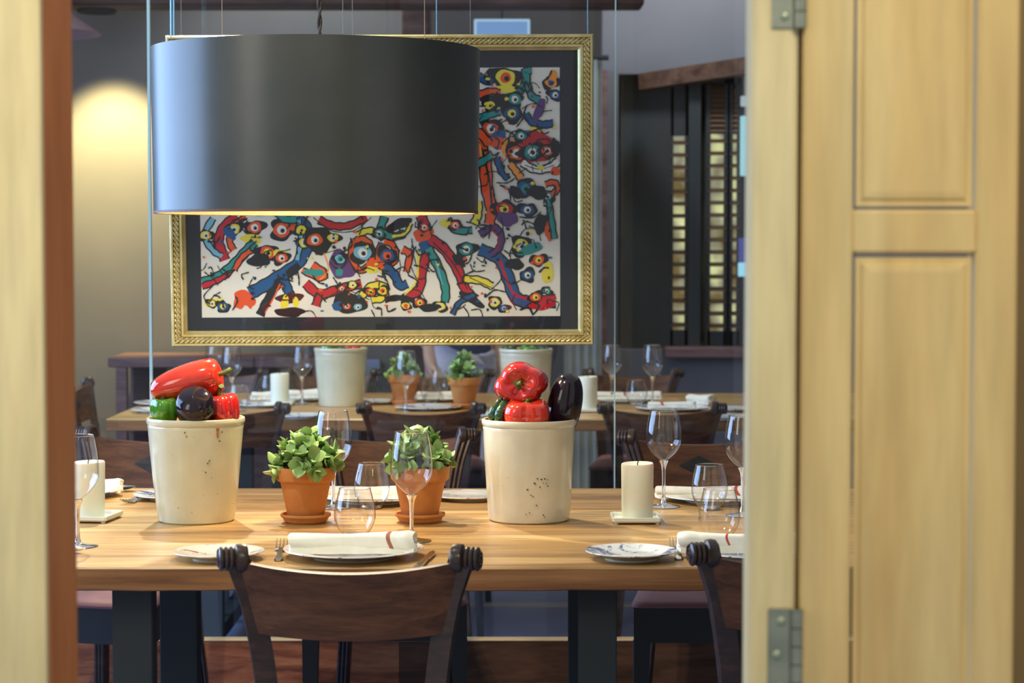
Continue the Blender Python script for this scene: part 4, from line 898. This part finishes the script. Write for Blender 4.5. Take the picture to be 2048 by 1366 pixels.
# ---- candles
def make_candle(label, loc, rz, group, r=.0305, h=.108, cw=.096):
    t = thing('pillar_candle', label, 'candle', (loc[0], loc[1], loc[2]+.0066), rz, group)
    c = MB(); c.lathe([(0, 0), (r-.001, 0), (r, .001), (r+.0006, h*.5), (r+.0012, h-.003), (r, h), (r-.004, h-.001), (r*.6, h-.004), (0, h-.005)], 48, mod=lambda p, a: (p[0], p[1], p[2] + (.0012*math.sin(a+1) if p[2] > h*.8 else 0))); c.obj('wax', M_WAX, t)
    MB().tube([(0, 0, h-.006), (.0005, 0, h+.001), (.002, 0, h+.004)], .0011, 6).obj('wick', M_WICK, t)
    return t
def make_tray(label, loc, rz, group, w_=.096, m=M_CERAM):
    t = thing('square_candle_tray', label, 'tray', loc, rz, group); mb = MB(); h = w_/2
    rows = [(h-.003, .003), (h, .006), (h, .0125), (h-.002, .0135), (h-.004, .0125), (h-.005, .0065), (.0, .0065)]; vs = []; fs = []
    def sq(a, z): c = min(.004, a*.5); return [(-a+c, -a, z), (a-c, -a, z), (a, -a+c, z), (a, a-c, z), (a-c, a, z), (-a+c, a, z), (-a, a-c, z), (-a, -a+c, z)]
    for a_, z in rows: vs += sq(a_, z)
    for i in range(len(rows)-1):
        for j in range(8): fs.append((i*8+j, i*8+(j+1) % 8, (i+1)*8+(j+1) % 8, (i+1)*8+j))
    fs.append(tuple(range(7, -1, -1))); mb.add(vs, fs); mb.obj('dish', m, t, smooth=False)
    f = MB()
    for sx in (-1, 1):
        for sy in (-1, 1): f.lathe([(0, 0), (.004, 0), (.0045, .0015), (.004, .0032), (0, .0032)], 12, M=Matrix.Translation((sx*(h-.008), sy*(h-.008), 0)))
    f.obj('feet', m, t); return t
GC = 'pillar candles on square trays'
q = at_z(1273, 1050, TOP); cc = Vector((X(1273, q.y+.05), q.y+.05, TOP)); make_tray('white square tray under the right candle of the near table', cc, 0, GC); cd2 = Vector((X(1276, cc.y), cc.y, TOP)); make_candle('ivory pillar candle at the right of the near table', cd2, .3, GC)
q = at_z(176, 1047, TOP); cc = Vector((X(172, q.y+.055), q.y+.055, TOP)); tl = make_tray('white square tray under the left candle, turned at an angle', cc, math.radians(-8), GC, w_=.108); make_candle('ivory pillar candle at the left edge of the near table, behind a wine glass', Vector((X(172, cc.y), cc.y, TOP)), 0, GC, r=.0318, h=.108)

# ---- glasses
def make_wine(label, loc, group, rim=.030, bowl=.0375, hb=.118, hs=.088, rf=.036, m=None):
    t = thing('wine_glass', label, 'wine glass', loc, group=group); z1 = hs
    prof = []
    for i in range(29):
        u = i/28
        r = bowl*(math.sin(min(1, u/.42)*PI/2)**.78) if u < .42 else rim + (bowl-rim)*(math.cos((u-.42)/.58*PI/2)**.9 if u < 1 else 0)
        prof.append((max(r, .003), z1 + .004 + hb*u))
    b = MB(); b.lathe(prof, 64); bo = b.obj('bowl', M_GLASS, t)
    rp = [(rim-.0001+.0007*math.cos(a), z1+.004+hb+.0007*math.sin(a)) for a in [k*PI/3 for k in range(7)]]; MB().lathe(rp, 48).obj('rim', M_SOLID, bo)
    s = MB(); s.lathe([(0, z1+.008), (.006, z1+.0075), (.010, z1+.0068), (.0085, z1+.003), (.0055, z1-.004), (.0042, z1-.014), (.0036, z1-.035), (.0036, .03), (.0042, .016), (.006, .0085), (.010, .0062), (.0101, .006)], 28); s.obj('stem', M_SOLID, t)
    f = MB(); f.lathe([(.0, .0062), (.010, .0061), (.020, .0040), (rf-.002, .0022), (rf, .0014), (rf-.001, .0003), (0, .0003)], 48); f.obj('foot', M_SOLID, t); return t
def make_tumbler(label, loc, group, rim=.0285, belly=.0375, h=.092):
    t = thing('water_tumbler', label, 'tumbler', loc, group=group); prof = []
    for i in range(25):
        u = i/24
        r = .022 + (belly-.022)*math.sin(min(1, u/.42)*PI/2)**.8 if u < .42 else rim + (belly-rim)*math.cos((u-.42)/.58*PI/2)**1.2 if u < 1 else rim
        prof.append((r, .006 + (h-.006)*u))
    bo = MB().lathe(prof, 64).obj('glass_wall', M_GLASS, t)
    rp = [(rim+.0007*math.cos(a), h+.0007*math.sin(a)) for a in [k*PI/3 for k in range(7)]]; MB().lathe(rp, 48).obj('rim', M_SOLID, bo)
    MB().lathe([(0, .009), (.012, .0085), (.0205, .0075), (.0225, .0045), (.0205, .0008), (.018, .0003), (0, .0003)], 40).obj('thick_base', M_SOLID, t); return t
GW = 'wine glasses on the near table'; GT = 'water tumblers on the near table'
wg = make_wine('wine glass in front of the right terracotta pot', base(822, 1088, .036), GW, bowl=.0385, rim=.0295, hb=.118, hs=.078)
dup(wg, 'wine glass standing behind the left succulent', base(665, 1021, .036), 0, scale=(1, 1, 1.0))
w3 = make_wine('tall wine glass beside the right candle', base(1329, 1018, .034), GW, bowl=.0365, rim=.0285, hb=.106, hs=.090, rf=.034)
dup(w3, 'wine glass half hidden by the right door frame', base(1488, 1036, .034), 0)
dup(wg, 'wine glass at the left edge in front of the left candle', base(150, 1099, .036), 0)
tb = make_tumbler('rear tumbler between the two terracotta pots', base(742, 1019, .022), GT)
dup(tb, 'front tumbler just behind the rolled napkin in the middle', base(708, 1079, .022), 0, scale=(1.02, 1.02, 1))
dup(tb, 'rear tumbler right of the tall wine glass', base(1421, 1022, .022), 0)
dup(tb, 'front tumbler at the right behind the striped napkin', base(1441, 1081, .022), 0, scale=(1.02, 1.02, 1))

# ---- plates, napkins, cutlery
def make_plate(label, loc, r, m, group, name='dinner_plate', lift=.013):
    t = thing(name, label, 'plate', loc, group=group)
    p = MB(); p.lathe([(0, .0035), (r*.50, .0035), (r*.60, .0035), (r*.66, .005), (r*.78, lift-.004), (r*.97, lift-.0006), (r, lift+.0006), (r*.995, lift+.0022), (r*.97, lift+.002), (r*.78, lift-.001), (r*.64, .0085), (r*.58, .0070), (0, .0068)], 72)
    p.obj('plate_body', m, t); MB().lathe([(r*.53, .0032), (r*.54, 0), (r*.57, 0), (r*.58, .004)], 48).obj('foot_ring', M_CERAM, t); return t
def pcen(px, yfront, r, lift=.013): # rim front edge at yfront
    p = at_z(px, yfront, TOP+lift); return Vector((X(px, p.y + r), p.y + r, TOP))
GPN = 'plates on the near table'
d1 = pcen(705, 1120, .121); make_plate('dinner plate with brown flowers under the rolled napkin in the middle', d1, .1215, M_PL_ROSE, GPN, lift=.015)
s1 = pcen(434, 1121, .0775, .009); make_plate('small side plate with brown flowers behind the left scroll of the front chair', s1, .0785, M_PL_ROSE, GPN, 'side_plate', .013)
s2 = pcen(1264, 1121, .0775, .009); make_plate('small side plate with blue flowers at the front right of the table', s2, .0790, M_PL_BLUE, GPN, 'side_plate', .014)
d2 = pcen(1518, 1118, .121); make_plate('dinner plate with blue rim under the red-striped napkin at the right', d2, .1215, M_PL_BLUE, GPN)
d3 = pcen(748, 1003, .105); make_plate('dinner plate across the table behind the two tumblers', d3, .115, M_PL_ROSE, GPN)
s3 = pcen(936, 999, .0775, .009); make_plate('speckled side plate between the right pot and the right crock', s3, .0790, M_PL_ROSE, GPN, 'side_plate', .010)
d4 = pcen(1440, 1003, .115); make_plate('dinner plate behind the tall wine glass at the right', d4, .1215, M_PL_BLUE, GPN)
s4 = pcen(338, 998, .0775, .009); make_plate('side plate peeping out left of the cream crock', s4, .0790, M_PL_BLUE, GPN, 'side_plate', .010)
d5 = pcen(128, 992, .105); make_plate('dinner plate at the far left behind the left candle', d5, .115, M_PL_BLUE, GPN)
def make_napkin(label, loc, L_, r, rz, stripes, group, loose=1, sm=None, zoff=.0075, flat=.62):
    """rolled linen napkin; stripes = fractions along the roll"""
    t = thing('rolled_napkin', label, 'napkin', (loc[0], loc[1], loc[2]+zoff), rz, group); n = 36; k = 60; vs = []; fs = []; mi = []
    mb = MB(); rg_ = random.Random(int(L_*1e4)+len(stripes))
    for i in range(k+1):
        u = i/k; x = (u-.5)*L_; end = u if loose > 0 else 1-u
        sw = 1 + .05*math.sin(u*9+1) + (.16*math.exp(-((end-.93)/.05)**2)) + .04*math.exp(-((end-.82)/.03)**2)*math.sin(1)
        rr_ = r*sw
        for j in range(n):
            a = 2*PI*j/n; wob = 1 + .035*math.sin(3*a+u*3) + .025*math.sin(5*a - u*6) + .015*math.sin(u*60)*(1 if end > .85 else .2)
            vs.append((x + .004*math.sin(a*2), rr_*wob*math.cos(a), max(.0, r*flat + rr_*flat*wob*math.sin(a))))
    for i in range(k):
        u = (i+.5)/k; hit = any(abs(u-s_) < w_ for s_, w_ in stripes)
        for j in range(n): fs.append((i*n+j, i*n+(j+1) % n, (i+1)*n+(j+1) % n, (i+1)*n+j)); mb.m.append(1 if hit else 0)
    mb.v = vs; mb.f = fs
    for e_ in (0, k):                             # rolled ends: inset spiral rings
        c0 = len(mb.v); 
        for s_ in (.75, .72, .4, .36, .1):
            for j in range(n):
                v_ = vs[e_*n+j]; ins = (.004 if s_ in (.72, .36) else 0)*(1 if e_ == 0 else -1); mb.v.append((v_[0]+ins, v_[1]*s_, r*flat+(v_[2]-r*flat)*s_))
        prev = e_*n
        for q_ in range(5):
            cur = c0+q_*n
            for j in range(n): mb.f.append((prev+j, prev+(j+1) % n, cur+(j+1) % n, cur+j)); mb.m.append(0)
            prev = cur
        mb.f.append(tuple(prev+j for j in range(n))); mb.m.append(0)
    mb.obj('linen_roll', [M_LINEN, sm or M_STRIPE], t)
    fl = MB(); pts = []                           # loose flap lying down along the front
    for i in range(21):
        u = i/20; x = (u-.5)*L_*.98; pts.append((x, -r*.93, r*flat*.9 + .001*math.sin(i))); pts.append((x, -r*1.12 - .002*math.sin(i*1.3), .0015 + .003*math.sin(u*PI)*0))
    fl.add(pts + [(p[0], p[1]+.0018, p[2]) for p in pts], [(2*i, 2*i+1, 2*i+3, 2*i+2) for i in range(20)] + [(42+2*i+2, 42+2*i+3, 42+2*i+1, 42+2*i) for i in range(20)] + [(2*i+1, 42+2*i+1, 42+2*i+3, 2*i+3) for i in range(20)]); fl.obj('hem_flap', M_LINEN, t)
    return t
GN = 'rolled linen napkins on the near table'
make_napkin('white rolled napkin with one brown stripe on the middle plate', (X(704, d1.y-.02), d1.y-.02, TOP), .214, .0245, math.radians(2), [(.80, .014)], GN, sm=M_STRIPE2, zoff=.0105, flat=.70)
make_napkin('white rolled napkin with a red stripe on the right plate', (X(1506, d2.y-.02), d2.y-.02, TOP), .250, .0235, math.radians(-3), [(.34, .014)], GN, loose=-1, zoff=.0098, flat=.70)
make_napkin('napkin on the plate across the table behind the tumblers', (X(745, d3.y-.01), d3.y-.01, TOP), .190, .021, 0, [(.9, .01)], GN)
make_napkin('napkin with a red stripe behind the rear right tumbler', (X(1418, d4.y-.01), d4.y-.01, TOP), .215, .0225, math.radians(-2), [(.78, .018)], GN, flat=.55)
make_napkin('napkin at the far left behind the left candle', (X(175, d5.y), d5.y, TOP), .135, .022, math.radians(8), [], GN)
def make_fork(label, tip, rz, group, L_=.185, s=1.0):
    t = thing('fork', label, 'fork', tip, rz, group); f = MB()         # tines point to +Y, origin at the tines' tips
    def rod(path, r): f.tube(path, r, 6)
    for k in range(4):
        x = (-.0095 + .0063*k)*s; f.tube([(x, 0, .014), (x, -.018, .009), (x, -.034, .0045), (x*.97, -.046, .003)], .0014, 6, radii=[.0007, .0012, .0015, .0016])
    f.box((0, -.054, .0035), (.0215*s, .018, .0022), bev=.001); hd = MB()
    f.add([(-.0107*s, -.062, .0025), (.0107*s, -.062, .0025), (.004, -.078, .006), (-.004, -.078, .006), (-.0107*s, -.062, .0045), (.0107*s, -.062, .0045), (.004, -.078, .0085), (-.004, -.078, .0085)], [(3,2,1,0), (4,5,6,7), (0,1,5,4), (1,2,6,5), (2,3,7,6), (3,0,4,7)])
    f.obj('tines', M_STEEL, t)
    hd.sweep([(0, -.076, .0072), (0, -.10, .0075), (0, -.14, .005), (0, -L_+.006, .0022), (0, -L_, .002)], [(-.004, -.0012), (.004, -.0012), (.0046, 0), (.004, .0012), (-.004, .0012), (-.0046, 0)], up=(0, 0, 1), scales=[.9, .8, 1.1, 1.7, .9]); hd.obj('handle', M_STEEL, t); return t
def make_knife(label, tip, rz, group):
    t = thing('table_knife', label, 'knife', tip, rz, group); b = MB()
    out = [(0, 0), (.006, -.014), (.008, -.04), (.0075, -.095), (-.0035, -.095), (-.0035, -.02)]
    b.add([(x, y, .0045) for x, y in out] + [(x, y, .0062) for x, y in out], [tuple(range(5, -1, -1)), tuple(range(6, 12))] + [(k, (k+1) % 6, (k+1) % 6+6, k+6) for k in range(6)]); b.obj('blade', M_STEEL, t, smooth=False)
    h = MB(); h.sweep([(.002, -.093, .0052), (.002, -.13, .0055), (.002, -.19, .0052), (.002, -.2, .005)], [(-.0055, -.002), (.0055, -.002), (.0062, 0), (.0055, .002), (-.0055, .002), (-.0062, 0)], up=(0, 0, 1), scales=[.7, .95, 1.1, .7]); h.obj('handle', M_STEEL, t); return t
def make_spoon(label, tip, rz, group):
    t = thing('spoon', label, 'spoon', tip, rz, group); b = MB(); vs = []; fs = []
    for s_ in (0, 1):
        for i in range(5):
            for j in range(20):
                a = 2*PI*j/20; q_ = i/4; vs.append((.019*q_*math.cos(a), -.029 + .029*q_*math.sin(a), .0035 + .007*q_*q_ + s_*.0012))
        o_ = s_*100
        for i in range(4):
            for j in range(20): fs.append((o_+i*20+j, o_+i*20+(j+1) % 20, o_+(i+1)*20+(j+1) % 20, o_+(i+1)*20+j))
    b.add(vs, fs); b.obj('spoon_bowl', M_STEEL, t); h = MB()
    h.sweep([(0, -.056, .010), (0, -.075, .0125), (0, -.12, .008), (0, -.18, .003), (0, -.185, .003)], [(-.004, -.0011), (.004, -.0011), (.0046, 0), (.004, .0011), (-.004, .0011), (-.0046, 0)], up=(0, 0, 1), scales=[.8, .7, 1, 1.7, .9]); h.obj('handle', M_STEEL, t); return t
GK = 'cutlery on the near table'
def tipp(px, py): q = at_z(px, py, TOP+.012); return Vector((q.x, q.y, TOP))
make_fork('fork left of the middle plate', tipp(565, 1079), math.radians(4), GK)
make_fork('fork between the blue side plate and the right napkin', tipp(1349, 1077), math.radians(-2), GK, s=.95)
make_knife('knife right of the middle plate', tipp(866, 1094), math.radians(-6.5), GK)
make_spoon('spoon lying left of the cream crock', at_z(272, 983, TOP), math.radians(-97), GK)
make_fork('fork with its tines to us left of the cream crock', tipp(247, 1000), math.radians(180-8), GK)
make_spoon('dark spoon behind the right candle', at_z(1312, 992, TOP), math.radians(95), GK)
# corner of a square dish at the left edge
q = at_z(170, 1100, TOP); sd = thing('square_dish', 'white square dish whose corner shows at the left edge of the near table', 'dish', (q.x-.085, q.y-.030, TOP), math.radians(38))
mb = MB(); mb.box((0, 0, .008), (.13, .13, .006), bev=.002); mb.obj('plate_body', M_CERAM, sd, smooth=False); mb = MB(); mb.box((0, 0, .0025), (.08, .08, .005)); mb.obj('foot_ring', M_CERAM, sd, smooth=False)

# ================================================================== THE FAR TABLE'S SETTING
def fb_(px, yfront, r): return base(px, yfront, r)
G4 = 'things laid on the far table'
f1 = make_crock('blurred cream crock on the far table just below the gold frame', M_CREAM, .090, .0745, .196, fb_(681, 815, .073), 'crocks on the far table')
f2 = make_crock('blurred grey crock on the far table behind the dark red pepper', M_CREAM2, .090, .0745, .196, fb_(1052, 818, .073), 'crocks on the far table')
def small_veg(px, py, Y, R, m, nm, lab, seed): pepper(nm, lab, m, vloc(px, py, Y), R*1.6, R, (0.1, .2, seed), lobes=4, taper=.8, lob=.2, seed=seed, group='peppers in the far crocks', stem_len=.014)
y_ = fb_(681, 815, .073).y
small_veg(655, 718, y_-.02, .034, M_GREEN, 'green_pepper', 'green pepper in the far left crock', 1); small_veg(702, 718, y_-.02, .036, M_RED, 'red_pepper', 'red pepper in the far left crock', 2)
small_veg(682, 720, y_-.05, .028, M_DGREEN, 'green_pepper', 'dark green pepper between the others in the far left crock', 3)
small_veg(1022, 718, y_-.02, .030, M_DGREEN, 'green_pepper', 'left green pepper in the far right crock', 4); small_veg(1056, 718, y_-.03, .030, M_GREEN, 'green_pepper', 'middle green pepper in the far right crock', 5)
small_veg(1084, 719, y_-.02, .028, M_DGREEN, 'green_pepper', 'right green pepper in the far right crock', 6)
make_plant('blurred left succulent on the far table, behind a wine glass', fb_(807, 812, .042), 31, .118, .095, 'potted succulents on the far table', dense=18, pr_=.056)
make_plant('blurred right succulent on the far table, in front of the person', fb_(928, 819, .042), 37, .118, .100, 'potted succulents on the far table', dense=18, pr_=.056)
g = 'candles on the far table'
cv = fb_(558, 812, .04); make_tray('white tray under the left candle of the far table', cv, 0, g); make_candle('blurred left candle on the far table', cv, 0, g, r=.0305, h=.100)
cv = fb_(1176, 826, .045); make_tray('white tray under the right candle of the far table', cv, 0, g); make_candle('blurred right candle beside the standing aubergine', cv, 0, g, r=.0305, h=.108)
g = 'wine glasses on the far table'
for (px_, yf, lab) in ((462, 812, 'far wine glass just right of the long red pepper'), (603, 810, 'far wine glass left of the far cream crock'), (811, 824, 'far wine glass in front of the far left succulent'), (1224, 806, 'left of the two far wine glasses under the shuttered window'), (1306, 813, 'right of the two far wine glasses under the shuttered window'), (429, 786, 'far wine glass mostly hidden by the long red pepper')):
    dup(w3 if px_ != 811 else wg, lab, fb_(px_, yf, .034), 0, g, (.98, .98, .98 if px_ != 1306 else 1.02))
g = 'tumblers on the far table'
for (px_, yf, lab) in ((475, 824, 'far tumbler right of the long red pepper'), (537, 800, 'far tumbler behind the far left candle'), (862, 806, 'front one of the two tumblers between the far succulents'), (878, 790, 'rear one of the two tumblers between the far succulents'), (1274, 811, 'far tumbler between the two wine glasses at the right')):
    dup(tb, lab, fb_(px_, yf, .022), 0, g, (.98, .98, .92))
g = 'plates on the far table'
pa = make_plate('far side plate at the left end of the far table', pcen(308, 823, .077, .009), .078, M_PL_BLUE, g, 'side_plate', .010)
def plate2(px_, yf, r, lab, n='dinner_plate'):
    s_ = r/.078; dup(pa, lab, pcen(px_, yf, r, .010), 0, g, (s_, s_, 1))
plate2(325, 809, .10, 'second plate behind the one at the left end of the far table')
plate2(520, 812, .09, 'plate near the left candle of the far table'); plate2(600, 834, .078, 'plate behind the glass above the left succulent'); plate2(604, 800, .10, 'plate under the crumpled napkin left of the far cream crock')
plate2(752, 805, .078, 'plate right of the far cream crock'); plate2(856, 818, .110, 'long white plate in front of the far succulents'); plate2(870, 800, .105, 'plate behind the tumblers between the far succulents')
plate2(1255, 803, .10, 'plate under the rolled napkin below the window'); plate2(1345, 820, .12, 'plate above the right chair of the far table'); plate2(1466, 820, .08, 'plate at the right of the far table, next to the door frame'); plate2(1455, 836, .078, 'front plate at the right of the far table'); plate2(985, 832, .078, 'plate peeping out left of the right crock of peppers')
g = 'napkins on the far table'
def nap2(px_, yf, L_, r, rz, lab, st=()):
    p_ = at_z(px_, yf, TOP+.01); make_napkin(lab, (X(px_, p_.y), p_.y, TOP), L_, r, rz, list(st), g, zoff=.009)
nap2(524, 799, .075, .022, .3, 'napkin left of the far left candle'); nap2(606, 796, .105, .024, .35, 'napkin between the far left candle and the far cream crock', [(.4, .03)])
nap2(872, 797, .125, .020, 0, 'napkin behind the tumblers of the far table'); nap2(1258, 798, .225, .021, 0, 'rolled napkin across the far table below the window', [(.45, .015)])
nap2(1345, 815, .150, .016, 0, 'rolled napkin just above the right chair of the far table', [(.3, .03)]); nap2(1404, 808, .085, .026, -.6, 'bunched napkin at the right above the far table')
